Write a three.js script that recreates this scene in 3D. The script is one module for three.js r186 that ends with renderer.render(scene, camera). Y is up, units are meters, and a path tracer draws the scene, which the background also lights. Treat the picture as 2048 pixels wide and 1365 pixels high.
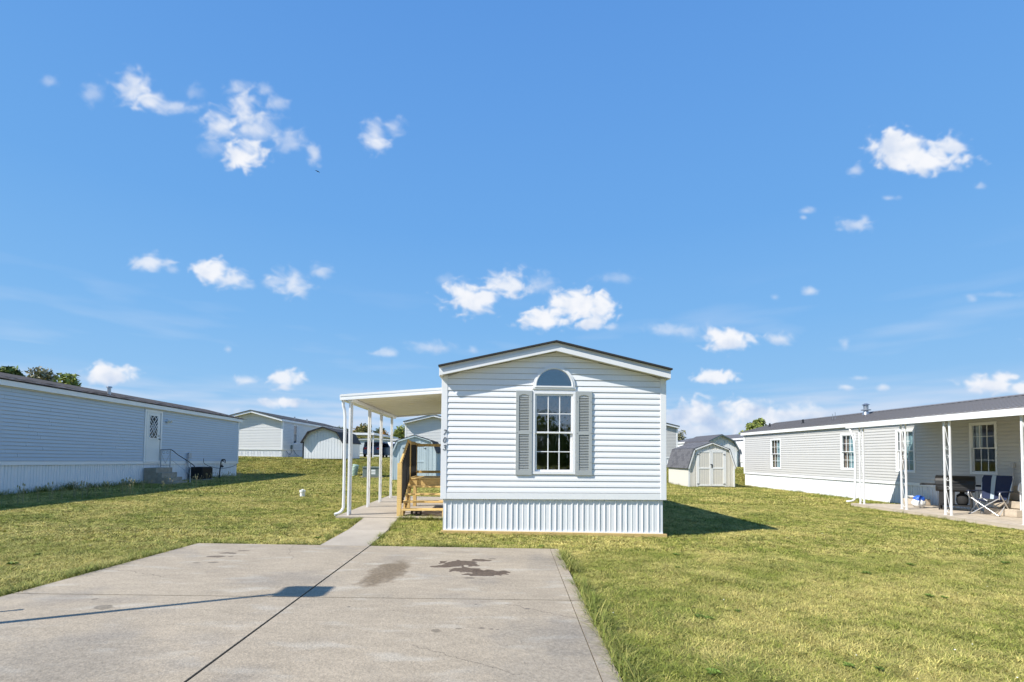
import * as THREE from 'three';
import { mergeGeometries } from 'three/addons/utils/BufferGeometryUtils.js';
import { RoundedBoxGeometry } from 'three/addons/geometries/RoundedBoxGeometry.js';
import { TextGeometry } from 'three/addons/geometries/TextGeometry.js';
import { FontLoader } from 'three/addons/loaders/FontLoader.js';
import { ImprovedNoise } from 'three/addons/math/ImprovedNoise.js';

// ---------------------------------------------------------------- camera, sun, exposure
const scene = new THREE.Scene();
const W = 2048, H = 1365, F = 1000, CY = 877;
const camera = new THREE.PerspectiveCamera(2 * Math.atan(H / 2 / F) * 180 / Math.PI, W / H, 0.05, 3000);
camera.setViewOffset(W, H, 0, H / 2 - CY, W, H);
camera.rotation.order = 'YXZ';
camera.rotation.set(2.0 * Math.PI / 180, -2.23 * Math.PI / 180, 0.0083);
camera.position.set(0, 1.49, 0);
camera.updateMatrixWorld();
const EXPOSURE = 1.36;
const sunDir = new THREE.Vector3(-0.641, 0.695, 0.327).normalize();
const sun = new THREE.DirectionalLight(new THREE.Color(1.0, 0.955, 0.88), 5.0);
sun.name = 'sun';
sun.position.copy(sunDir).multiplyScalar(80);
sun.castShadow = true;
sun.shadow.mapSize.set(4096, 4096);
Object.assign(sun.shadow.camera, { left: -45, right: 45, top: 45, bottom: -45, near: 1, far: 220 });
sun.target.position.set(0, 0, -20);
sun.position.add(sun.target.position);
scene.add(sun, sun.target);
const renderer = new THREE.WebGLRenderer({ antialias: true });
renderer.toneMapping = THREE.LinearToneMapping;
renderer.toneMappingExposure = EXPOSURE;
renderer.shadowMap.enabled = true;

// ---------------------------------------------------------------- numbers
let seed = 12345;
const rnd = () => { seed |= 0; seed = seed + 0x6D2B79F5 | 0; let t = Math.imul(seed ^ seed >>> 15, 1 | seed); t = t + Math.imul(t ^ t >>> 7, 61 | t) ^ t; return ((t ^ t >>> 14) >>> 0) / 4294967296; };
const rr = (a, b) => a + (b - a) * rnd();
const clamp = (v, a = 0, b = 1) => Math.min(b, Math.max(a, v));
const lerp = (a, b, t) => a + (b - a) * t;
const sstep = (a, b, v) => { const t = clamp((v - a) / (b - a)); return t * t * (3 - 2 * t); };
const perlin = new ImprovedNoise();
const fbm3 = (x, y, z, o = 4) => { let s = 0, a = 0.5, f = 1; for (let i = 0; i < o; i++) { s += a * perlin.noise(x * f, y * f, z * f); a *= 0.5; f *= 2.03; } return s; };
const hash2 = (x, y) => { let h = Math.imul(x, 374761393) + Math.imul(y, 668265263) | 0; h = Math.imul(h ^ h >>> 13, 1274126177); return ((h ^ h >>> 16) >>> 0) / 4294967296; };
// value noise that repeats every (p) cells
const vnoise = (x, y, p) => {
  const xi = Math.floor(x), yi = Math.floor(y), fx = x - xi, fy = y - yi, m = (a) => ((a % p) + p) % p;
  const u = fx * fx * (3 - 2 * fx), v = fy * fy * (3 - 2 * fy);
  const a = hash2(m(xi), m(yi)), b = hash2(m(xi + 1), m(yi)), c = hash2(m(xi), m(yi + 1)), d = hash2(m(xi + 1), m(yi + 1));
  return lerp(lerp(a, b, u), lerp(c, d, u), v);
};
const tfbm = (u, v, p, o) => { let s = 0, a = 0.5, n = 0; for (let i = 0; i < o; i++) { s += a * vnoise(u * p + i * 0, v * p, p); n += a; a *= 0.5; p *= 2; } return s / n; };
const toSRGB = (c) => c <= 0.0031308 ? 12.92 * c : 1.055 * Math.pow(c, 1 / 2.4) - 0.055;
const fromSRGB = (c) => c <= 0.04045 ? c / 12.92 : Math.pow((c + 0.055) / 1.055, 2.4);
const srgb = (r, g, b) => [fromSRGB(r / 255), fromSRGB(g / 255), fromSRGB(b / 255)];

// ---------------------------------------------------------------- sky: blue air with small fair-weather clouds
{
  const SW = 4096, SH = 2048, px = new Float32Array(SW * SH * 4);
  const stops = [[-90, srgb(150, 160, 140)], [-4, srgb(170, 190, 200)], [0, srgb(190, 214, 240)], [2.5, srgb(173, 207, 241)], [7, srgb(146, 196, 241)], [14, srgb(127, 184, 239)], [24, srgb(110, 170, 234)], [35, srgb(101, 160, 229)], [45, srgb(93, 151, 223)], [65, srgb(84, 140, 214)], [90, srgb(78, 133, 208)]];
  const air = (el) => { let i = 1; while (i < stops.length - 1 && el > stops[i][0]) i++; const a = stops[i - 1], b = stops[i], t = clamp((el - a[0]) / (b[0] - a[0])); return [0, 1, 2].map((k) => lerp(a[1][k], b[1][k], t)); };
  // clouds: [x, y, rx, ry, density] in a tangent chart of 1000 units per radian at its middle; y runs down
  const C0 = [
    [96, 163, 22, 11, .35], [188, 190, 26, 26, .38], [268, 182, 40, 33, .85], [257, 152, 14, 18, .6], [300, 200, 34, 20, .7], [345, 215, 55, 16, .65], [388, 187, 24, 16, .3],
    [478, 178, 34, 18, .5], [490, 226, 32, 42, .88], [440, 256, 34, 30, .85], [512, 262, 58, 36, .68], [490, 314, 46, 30, 1], [575, 283, 38, 32, .45], [530, 180, 20, 14, .4], [556, 205, 24, 18, .45], [430, 300, 30, 20, .3], [628, 314, 18, 22, .75],
    [752, 272, 26, 34, .8], [786, 258, 26, 22, .55], [760, 292, 22, 18, .7],
    [297, 527, 44, 18, .8], [345, 540, 18, 10, .35], [420, 545, 34, 24, .95], [455, 560, 40, 18, .85], [495, 572, 18, 9, .4], [585, 572, 44, 28, .8], [545, 566, 26, 14, .45], [638, 546, 26, 16, .55],
    [1020, 572, 48, 30, .9], [950, 602, 60, 34, .95], [928, 590, 34, 30, .85], [1078, 572, 42, 24, .4], [890, 562, 24, 12, .25], [1150, 612, 62, 32, 1], [1088, 640, 54, 22, 1], [1203, 622, 34, 28, .95], [1182, 650, 28, 14, .9], [1222, 655, 14, 10, .5], [1226, 557, 46, 12, .25],
    [457, 700, 10, 8, .5], [775, 708, 30, 10, .5], [862, 696, 42, 14, .55], [945, 702, 10, 8, .4], [492, 763, 30, 10, .8], [570, 759, 34, 20, .9], [220, 754, 48, 22, 1], [205, 742, 24, 16, 1], [572, 806, 38, 12, .95],
    [1805, 306, 66, 38, 1], [1850, 326, 84, 26, 1], [1903, 296, 40, 22, .9], [1790, 285, 36, 24, .95], [1712, 342, 17, 14, .5], [1778, 397, 18, 7, .55], [1615, 422, 14, 8, .55], [1608, 436, 8, 5, .4], [1712, 452, 34, 14, .65], [1730, 440, 12, 10, .6], [1680, 460, 16, 5, .3], [1960, 374, 14, 7, .5],
    [1619, 584, 15, 9, .6], [1550, 596, 11, 7, .3], [1355, 662, 66, 15, .45], [1460, 684, 46, 24, 1], [1562, 680, 29, 13, .75], [1690, 688, 11, 11, .35], [1430, 757, 44, 17, .95], [1690, 775, 18, 8, .65], [1766, 776, 12, 9, .65], [1945, 600, 11, 9, .35], [2000, 590, 60, 6, .2], [1720, 757, 26, 5, .4],
    [1975, 770, 56, 18, 1], [2003, 756, 28, 14, 1], [2052, 780, 30, 14, 1], [1395, 832, 50, 28, .95], [1345, 846, 40, 20, .7], [1490, 824, 56, 24, .95], [1445, 845, 60, 20, .75], [1600, 828, 58, 20, .85], [1555, 842, 36, 14, .8], [1520, 858, 120, 16, .55], [1410, 862, 90, 16, .6],
    [500, 838, 34, 14, .6], [480, 830, 16, 10, .7],
  ];
  const charts = [];
  const mk = (yaw, list) => {
    const e = new THREE.Euler(2.0 * Math.PI / 180, -2.23 * Math.PI / 180 + yaw, 0.0083 * (yaw === 0), 'YXZ');
    const m = new THREE.Matrix4().makeRotationFromEuler(e), r = new THREE.Vector3(), u = new THREE.Vector3(), b = new THREE.Vector3();
    m.extractBasis(r, u, b);
    charts.push({ r: r.toArray(), u: u.toArray(), f: b.negate().toArray(), list, x0: 1e9 });
  };
  mk(0, C0);
  for (let k = 1; k < 4; k++) { // the rest of the round sky carries clouds of the same sizes and numbers
    const L = [];
    for (let i = 0; i < 26; i++) {
      const y = 120 + 700 * Math.pow(rnd(), 0.7), x = rr(60, 1990), s = rr(14, 48) * (y > 600 ? 1.1 : 1), n = 1 + Math.floor(rnd() * 4);
      for (let j = 0; j < n; j++) L.push([x + rr(-1, 1) * s * 1.2, y + rr(-.5, .5) * s * .5, s * rr(.6, 1.2), s * rr(.35, .6), rr(.35, 1)]);
    }
    mk(-k * Math.PI / 2, L);
  }
  const CELL = 40, NX = 56, NY = 30; // clouds sorted into cells of the chart
  for (const c of charts) {
    c.cells = Array.from({ length: NX * NY }, () => []);
    for (const q of c.list) { q[2] *= 1.16; q[3] *= 1.16; const x0 = Math.floor((q[0] - q[2] * 1.9 + 80) / CELL), x1 = Math.floor((q[0] + q[2] * 1.9 + 80) / CELL), y0 = Math.floor((q[1] - q[3] * 2.1 + 90) / CELL), y1 = Math.floor((q[1] + q[3] * 2.1 + 90) / CELL); for (let y = Math.max(0, y0); y <= Math.min(NY - 1, y1); y++) for (let x = Math.max(0, x0); x <= Math.min(NX - 1, x1); x++) c.cells[y * NX + x].push(q); }
  }
  const white = srgb(247, 249, 254), shade = srgb(176, 200, 234), d = [0, 0, 0];
  for (let j = 0; j < SH; j++) {
    const el = (j + 0.5) / SH * Math.PI - Math.PI / 2, a = air(el * 180 / Math.PI), ce = Math.cos(el), se = Math.sin(el), elD = el * 180 / Math.PI;
    const gap = se > -0.03 && elD < 62;
    for (let i = 0; i < SW; i++) {
      let R = a[0], G = a[1], B = a[2];
      if (gap) {
        const az = ((i + 0.5) / SW - 0.5) * 2 * Math.PI;
        d[0] = ce * Math.cos(az); d[1] = se; d[2] = ce * Math.sin(az);
        let cover = 0, tone = 0;
        // thin high veil low over the horizon, streaked along it
        if (elD < 9) {
          const v = fbm3(d[0] * 5 + 7, d[1] * 46, d[2] * 5, 4), band = sstep(-1, 1.2, elD) * (1 - sstep(4.2, 8.5, elD));
          cover = clamp(band * (0.42 + 1.5 * v)); tone = 0.25 + 0.5 * clamp(v + .2);
        } else if (elD < 20) { const v = fbm3(d[0] * 4 + 3, d[1] * 22, d[2] * 4 + 9, 4); cover = clamp((v - 0.14) * 0.5) * (1 - sstep(11, 20, elD)); tone = .1; }
        for (const c of charts) {
          const w = d[0] * c.f[0] + d[1] * c.f[1] + d[2] * c.f[2];
          if (w < 0.5) continue;
          const X = 1024 + F * (d[0] * c.r[0] + d[1] * c.r[1] + d[2] * c.r[2]) / w, Y = CY - F * (d[0] * c.u[0] + d[1] * c.u[1] + d[2] * c.u[2]) / w;
          if (X < -79 || X > 2150 || Y < -89 || Y > 1090) continue;
          const near = c.cells[Math.floor((Y + 90) / CELL) * NX + Math.floor((X + 80) / CELL)]; if (!near || !near.length) continue;
          let n1 = null, n2 = 0, n3 = 0;
          for (const q of near) {
            const dx = (X - q[0]) / q[2], dyr = Y - q[1], dy = dyr / (q[3] * (dyr > 0 ? 0.85 : 1.1));
            if (dx > 1.9 || dx < -1.9 || dy > 1.9 || dy < -1.9) continue;
            if (n1 === null) { n1 = fbm3(X / 58, Y / 46, 3.3, 3); n2 = fbm3(X / 24 + 9 + 1.6 * n1, Y / 17 + 1.6 * n1, 7.7, 6); n3 = fbm3(X / 40 + 5, Y / 40 + 2, 1.7, 4); }
            const base = 1 - Math.sqrt(dx * dx + dy * dy), soft = q[4] >= .9 ? .8 : 1.25;
            const v = base * 1.2 + n1 * 0.5 + n2 * 1.25 * (1 - .45 * clamp(base)), den = Math.pow(sstep(-.12, soft, v), 1.15) * q[4];
            if (den > 0) { const t = clamp(0.3 * (dy + 0.3) + n3 * (Y > 800 ? 1.9 : .9) + (Y > 800 ? .22 : 0) + (q[4] < .8 ? .1 : 0)); tone = (tone * cover + t * den) / (cover + den); cover = 1 - (1 - cover) * (1 - den); }
          }
        }
        if (cover > 0) { const t = clamp(tone); R = lerp(R, lerp(white[0], shade[0], t), cover); G = lerp(G, lerp(white[1], shade[1], t), cover); B = lerp(B, lerp(white[2], shade[2], t), cover); }
      }
      const o = (j * SW + i) * 4;
      px[o] = R / EXPOSURE; px[o + 1] = G / EXPOSURE; px[o + 2] = B / EXPOSURE; px[o + 3] = 1;
    }
  }
  const sky = new THREE.DataTexture(px, SW, SH, THREE.RGBAFormat, THREE.FloatType);
  sky.mapping = THREE.EquirectangularReflectionMapping; sky.magFilter = THREE.LinearFilter; sky.minFilter = THREE.LinearFilter; sky.needsUpdate = true;
  scene.background = sky; scene.environment = sky;
}

// ---------------------------------------------------------------- textures and materials
function tex(w, h, fn, color = true, repeat = true) {
  const data = new Uint8Array(w * h * 4);
  for (let y = 0; y < h; y++) for (let x = 0; x < w; x++) {
    const c = fn((x + .5) / w, (y + .5) / h, x, y), o = (y * w + x) * 4;
    if (color) { data[o] = 255 * toSRGB(clamp(c[0])); data[o + 1] = 255 * toSRGB(clamp(c[1])); data[o + 2] = 255 * toSRGB(clamp(c[2])); } else data[o] = data[o + 1] = data[o + 2] = 255 * clamp(c);
    data[o + 3] = 255;
  }
  const t = new THREE.DataTexture(data, w, h); t.magFilter = THREE.LinearFilter; t.minFilter = THREE.LinearMipmapLinearFilter; t.generateMipmaps = true;
  if (color) t.colorSpace = THREE.SRGBColorSpace;
  t.wrapS = t.wrapT = repeat ? THREE.RepeatWrapping : THREE.ClampToEdgeWrapping; t.needsUpdate = true;
  return t;
}
const scaled = (t, sx, sy = sx) => { const c = t.clone(); c.repeat.set(sx, sy); c.needsUpdate = true; return c; };
const grime = tex(512, 512, (u, v) => { const s = 0.94 + 0.09 * (tfbm(u, v, 4, 5) - .5) + 0.035 * (vnoise(u * 128, v * 128, 128) - .5); return [s, s, s * .995]; });
const mott = tex(256, 256, (u, v) => { const s = 0.8 + 0.4 * (tfbm(u, v, 8, 5) - .5) + .12 * (vnoise(u * 128, v * 128, 128) - .5); return [s, s * .99, s * .97]; });
const fineBump = tex(256, 256, (u, v) => tfbm(u, v, 32, 3), false);
const woodTex = tex(512, 512, (u, v) => {
  const g = tfbm(u * 1, v * 1, 4, 3), k = Math.sin((v * 26 + 5 * tfbm(u, v * 1, 4, 2)) * 6.283) * .5 + .5, f = vnoise(u * 16, v * 256, 256);
  const s = 0.72 + .28 * (0.5 * k + .5 * f) + .2 * (g - .5), dark = vnoise(u * 8 + 3, v * 8, 8) > .9 ? .8 : 1;
  return [s * dark, s * dark * .97, s * dark * .92];
});
const M = {};
const std = (name, rgb, o = {}) => { const m = new THREE.MeshStandardMaterial({ color: new THREE.Color().setRGB(...rgb), roughness: .6, metalness: 0, ...o }); m.name = name; M[name] = m; return m; };
const G2 = scaled(grime, .5), MT = scaled(mott, 1.2), FB = scaled(fineBump, 3);
std('vinylWhite', [.87, .87, .875], { roughness: .42, map: G2 });
std('trimWhite', [.84, .845, .85], { roughness: .45, map: G2 });
std('sheath', [.55, .55, .54], { roughness: .9 });
std('skirtWhite', [.80, .815, .84], { roughness: .38, map: G2 });
std('vinylGrey', [.50, .585, .69], { roughness: .5, map: G2 });
std('vinylBeige', [.56, .55, .53], { roughness: .5, map: G2 });
std('vinylPale', [.72, .72, .71], { roughness: .5, map: G2 });
std('vinylSky', [.55, .62, .66], { roughness: .5, map: G2 });
std('soffit', [.70, .68, .62], { roughness: .6, map: G2 });
std('panelCream', [.76, .72, .62], { roughness: .5, map: G2 });
std('shutter', [.40, .425, .422], { roughness: .5, map: G2 });
std('shingleDark', [.062, .053, .050], { roughness: .95, map: MT, bumpMap: FB, bumpScale: .004 });
std('shingleMid', [.095, .076, .066], { roughness: .95, map: MT, bumpMap: FB, bumpScale: .004 });
std('shingleGrey', [.15, .15, .165], { roughness: .95, map: MT, bumpMap: FB, bumpScale: .004 });
std('shingleGrey2', [.115, .115, .13], { roughness: .95, map: MT, bumpMap: FB, bumpScale: .004 });
std('shingleBlack', [.045, .045, .05], { roughness: .9, map: MT });
std('metalRoof', [.225, .21, .205], { roughness: .5, metalness: .2, map: G2 });
std('wood', [.74, .53, .215], { roughness: .8, map: woodTex });
std('wood2', [.68, .475, .185], { roughness: .8, map: woodTex });
std('concrete', [.44, .42, .38], { roughness: .92, map: MT, bumpMap: FB, bumpScale: .002 });
std('concreteWarm', [.62, .53, .42], { roughness: .92, map: MT, bumpMap: FB, bumpScale: .002 });
std('concreteOld', [.43, .385, .31], { roughness: .95, map: MT, bumpMap: FB, bumpScale: .002 });
std('joint', [.015, .015, .015], { roughness: .95 });
std('black', [.012, .012, .013], { roughness: .45 });
std('blackMatte', [.02, .02, .021], { roughness: .85 });
std('digit', [.10, .105, .11], { roughness: .5, metalness: .4 });
std('iron', [.45, .46, .48], { roughness: .5 });
std('steel', [.42, .43, .45], { roughness: .35, metalness: .8 });
std('alu', [.72, .72, .72], { roughness: .35, metalness: .6 });
std('doorWhite', [.78, .79, .78], { roughness: .5, map: G2 });
std('shedBlue', [.50, .60, .64], { roughness: .8, map: G2 });
std('shedBeige', [.70, .665, .59], { roughness: .85, map: G2 });
std('shedWhite', [.78, .80, .82], { roughness: .8, map: G2 });
std('shedTrim', [.80, .80, .78], { roughness: .7, map: G2 });
std('tealTrim', [.10, .16, .18], { roughness: .7 });
std('pvc', [.82, .82, .78], { roughness: .4 });
std('boxGreen', [.22, .27, .245], { roughness: .6, map: MT });
std('mint', [.42, .56, .47], { roughness: .55, map: MT });
std('labelWhite', [.8, .8, .78], { roughness: .6 });
std('navy', [.02, .03, .075], { roughness: .9 });
std('stripe', [.42, .50, .55], { roughness: .9 });
std('bagBlue', [.03, .12, .55], { roughness: .35 });
std('curtainTeal', [.30, .40, .40], { roughness: .95 });
std('curtainBrown', [.26, .17, .12], { roughness: .95 });
std('carpet', [.30, .26, .22], { roughness: 1, map: MT });
std('carBlue', [.14, .19, .30], { roughness: .3, metalness: .3 });
std('carWhite', [.75, .77, .8], { roughness: .3 });
std('carGlass', [.02, .03, .045], { roughness: .06 });
std('tyre', [.015, .015, .015], { roughness: .9 });
std('red', [.45, .02, .02], { roughness: .3 });
std('bark', [.10, .08, .06], { roughness: 1, map: MT });
std('tarp', [.05, .14, .42], { roughness: .5 });
const wavy = scaled(tex(128, 128, (u, v) => tfbm(u, v, 4, 2), false), .9);
const glass = new THREE.MeshPhysicalMaterial({ color: new THREE.Color().setRGB(.92, .95, .97), roughness: .02, bumpMap: wavy, bumpScale: .002, metalness: 0, transmission: 1, thickness: 0, ior: 2.3 }); glass.name = 'glass';
const glassDim = new THREE.MeshPhysicalMaterial({ color: new THREE.Color().setRGB(.8, .88, .92), roughness: .03, metalness: 0, transmission: 1, thickness: 0, ior: 1.9 }); glassDim.name = 'glassDim';
const glassArch = new THREE.MeshPhysicalMaterial({ color: new THREE.Color().setRGB(.92, .95, .97), roughness: .02, metalness: 0, transmission: 1, thickness: 0, ior: 2.3 }); glassArch.name = 'glassArch';

// ---------------------------------------------------------------- scene-building helpers
const names = {};
const numbered = (n) => { const k = names[n] = (names[n] ?? -1) + 1; return k ? n + '_' + String(k).padStart(3, '0') : n; };
const sh = (m) => { m.castShadow = m.receiveShadow = true; return m; };
function thing(name, label, category, p = [0, 0, 0], ry = 0, group) {
  const o = new THREE.Group(); o.name = numbered(name); o.position.set(...p); o.rotation.y = ry;
  o.userData = { label, category }; if (group) o.userData.group = group;
  scene.add(o); return o;
}
function part(name, geo, mat, parent, p, label) {
  const m = sh(new THREE.Mesh(geo, mat)); m.name = name; if (p) m.position.set(...p); if (label) m.userData.label = label;
  parent.add(m); return m;
}
function structure(name, geo, mat) { const m = sh(new THREE.Mesh(geo, mat)); m.name = numbered(name); m.userData.kind = 'structure'; scene.add(m); return m; }
const geoCache = new Map();
const cached = (key, make) => { if (!geoCache.has(key)) geoCache.set(key, make()); return geoCache.get(key); };
const r4 = (v) => Math.round(v * 1e4) / 1e4;
function uvMetres(g) { // box-like mapping in metres from position and normal
  const p = g.attributes.position, n = g.attributes.normal, uv = new Float32Array(p.count * 2);
  for (let i = 0; i < p.count; i++) {
    const ax = Math.abs(n.getX(i)), ay = Math.abs(n.getY(i)), az = Math.abs(n.getZ(i));
    const [u, v] = ax >= ay && ax >= az ? [p.getZ(i), p.getY(i)] : ay >= az ? [p.getX(i), p.getZ(i)] : [p.getX(i), p.getY(i)];
    uv[i * 2] = u; uv[i * 2 + 1] = v;
  }
  g.setAttribute('uv', new THREE.BufferAttribute(uv, 2)); return g;
}
// a box from min to max corner, edges slightly rounded when r > 0
function box(x0, x1, y0, y1, z0, z1, r = 0) {
  const w = x1 - x0, h = y1 - y0, d = z1 - z0;
  const g = r > 0 ? new RoundedBoxGeometry(w, h, d, 1, Math.min(r, w / 2.1, h / 2.1, d / 2.1)) : new THREE.BoxGeometry(w, h, d);
  g.translate((x0 + x1) / 2, (y0 + y1) / 2, (z0 + z1) / 2);
  return uvMetres(g);
}
const cyl = (r0, r1, h, n = 12) => uvMetres(new THREE.CylinderGeometry(r1, r0, h, n).translate(0, h / 2, 0));
const merge = (list) => mergeGeometries(list.map((g) => { const q = g.index ? g.toNonIndexed() : g; for (const k of Object.keys(q.attributes)) if (!['position', 'normal', 'uv'].includes(k)) q.deleteAttribute(k); return q; }));
const tube = (pts, r, seg = 16, n = 5) => new THREE.TubeGeometry(new THREE.CatmullRomCurve3(pts.map((p) => new THREE.Vector3(...p))), seg, r, n, false);
function bar(a, b, w, d = w) { // square bar between two points
  const A = new THREE.Vector3(...a), B = new THREE.Vector3(...b), L = A.distanceTo(B), g = new THREE.BoxGeometry(w, L, d); uvMetres(g);
  g.applyQuaternion(new THREE.Quaternion().setFromUnitVectors(new THREE.Vector3(0, 1, 0), B.clone().sub(A).normalize()));
  return g.translate((A.x + B.x) / 2, (A.y + B.y) / 2, (A.z + B.z) / 2);
}
function rod(a, b, r, n = 8) {
  const A = new THREE.Vector3(...a), B = new THREE.Vector3(...b), L = A.distanceTo(B), g = new THREE.CylinderGeometry(r, r, L, n);
  g.applyQuaternion(new THREE.Quaternion().setFromUnitVectors(new THREE.Vector3(0, 1, 0), B.clone().sub(A).normalize()));
  return g.translate((A.x + B.x) / 2, (A.y + B.y) / 2, (A.z + B.z) / 2);
}
function extrude(pts, depth, z = 0, holes = [], bevel = 0) {
  const s = new THREE.Shape(pts.map((p) => new THREE.Vector2(...p)));
  for (const h of holes) s.holes.push(new THREE.Path(h.map((p) => new THREE.Vector2(...p))));
  const g = new THREE.ExtrudeGeometry(s, { depth, bevelEnabled: bevel > 0, bevelSize: bevel, bevelThickness: bevel, bevelSegments: 2, steps: 1 });
  return uvMetres(g.translate(0, 0, z));
}

// ---------------------------------------------------------------- ground
// lawn falls gently to the right; behind the lots a grassed bank steps up by a metre
const gy = (x, z) => -0.015 * clamp(x - 1.2, -45, 45) + sstep(29.5, 36.5, -z);
// where concrete lies (for the grass): convex polygons in x, z
const paved = [];
const inPoly = (x, z, P) => { let s = 0; for (let i = 0; i < P.length; i++) { const a = P[i], b = P[(i + 1) % P.length], c = (b[0] - a[0]) * (z - a[1]) - (b[1] - a[1]) * (x - a[0]); if (Math.abs(c) < 1e-9) continue; if (s && Math.sign(c) !== s) return false; s = Math.sign(c); } return true; };
const patch = (x, z) => 0.44 + 1.4 * fbm3(x * .5, 0, z * .62, 3) + 1.0 * fbm3(x * 2.1, 5, z * 2.1, 3);   // 0 green .. 1 straw
const GREEN = [.185, .212, .026], STRAW = [.50, .42, .132], DEEP = [.095, .14, .02];
{
  const grassTex = tex(1024, 1024, (u, v) => {
    const a = tfbm(u, v, 16, 6), b = vnoise(u * 512, v * 512, 512), c = vnoise(u * 256 + 7, v * 256, 256), t = clamp(.5 + 1.3 * (a - .5) + .55 * (b - .5));
    const k = .55 + .6 * c * b + .25 * b; return [lerp(.44, .82, t) * k, lerp(.50, .72, t) * k, lerp(.22, .42, t) * k];
  });
  grassTex.repeat.set(.7, .7);
  const xs = [], zs = [];
  for (let x = -400; x < -50; x += 35) xs.push(x); for (let x = -50; x < 50; x += .5) xs.push(x); for (let x = 50; x <= 400; x += 35) xs.push(x);
  for (let z = 120; z > 4; z -= 14.5) zs.push(z); for (let z = 4; z > -60; z -= .5) zs.push(z); for (let z = -60; z >= -400; z -= 34) zs.push(z);
  const nx = xs.length, nz = zs.length, pos = [], uv = [], col = [], idx = [];
  for (const z of zs) for (const x of xs) {
    const b = Math.abs(x) < 50 && z > -60 ? .014 * fbm3(x * .9, 1, z * .9, 2) : 0;
    pos.push(x, gy(x, z) - .035 + b, z); uv.push(x, z);
    const t = clamp(patch(x, z)); for (let k = 0; k < 3; k++) col.push(lerp(GREEN[k], STRAW[k], t * .85) * 1.15);
  }
  for (let j = 0; j < nz - 1; j++) for (let i = 0; i < nx - 1; i++) { const a = j * nx + i, b = a + 1, c = a + nx, d = c + 1; idx.push(a, b, c, b, d, c); }
  const g = new THREE.BufferGeometry(); g.setAttribute('position', new THREE.Float32BufferAttribute(pos, 3)); g.setAttribute('uv', new THREE.Float32BufferAttribute(uv, 2)); g.setAttribute('color', new THREE.Float32BufferAttribute(col, 3)); g.setIndex(idx); g.computeVertexNormals();
  const m = new THREE.MeshStandardMaterial({ map: grassTex, vertexColors: true, roughness: 1, bumpMap: scaled(fineBump, 1.5), bumpScale: .02 }); m.name = 'lawn';
  structure('ground', g, m);
}
// a concrete slab with a convex outline, its top following the fall of the ground
function slabGeo(P, lift, thick) {
  const pos = [], uv = [], nor = [], tri = (a, b, c, n) => { for (const q of [a, b, c]) { pos.push(...q); nor.push(...n); uv.push(q[0], Math.abs(n[1]) > .5 ? q[2] : q[1]); } };
  const top = P.map(([x, z]) => [x, gy(x, z) + lift, z]), bot = P.map(([x, z]) => [x, gy(x, z) + lift - thick, z]);
  let A = 0; for (let i = 0; i < P.length; i++) { const a = P[i], b = P[(i + 1) % P.length]; A += a[0] * b[1] - b[0] * a[1]; }
  for (let i = 1; i < P.length - 1; i++) A > 0 ? tri(top[0], top[i + 1], top[i], [0.015, 1, 0]) : tri(top[0], top[i], top[i + 1], [0.015, 1, 0]);
  for (let i = 0; i < P.length; i++) { const j = (i + 1) % P.length, d = [P[j][0] - P[i][0], P[j][1] - P[i][1]], l = Math.hypot(...d) * Math.sign(A), n = [d[1] / l, 0, -d[0] / l]; A > 0 ? (tri(top[i], top[j], bot[j], n), tri(top[i], bot[j], bot[i], n)) : (tri(top[i], bot[j], top[j], n), tri(top[i], bot[i], bot[j], n)); }
  const g = new THREE.BufferGeometry(); g.setAttribute('position', new THREE.Float32BufferAttribute(pos, 3)); g.setAttribute('normal', new THREE.Float32BufferAttribute(nor, 3)); g.setAttribute('uv', new THREE.Float32BufferAttribute(uv, 2)); return g;
}
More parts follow.
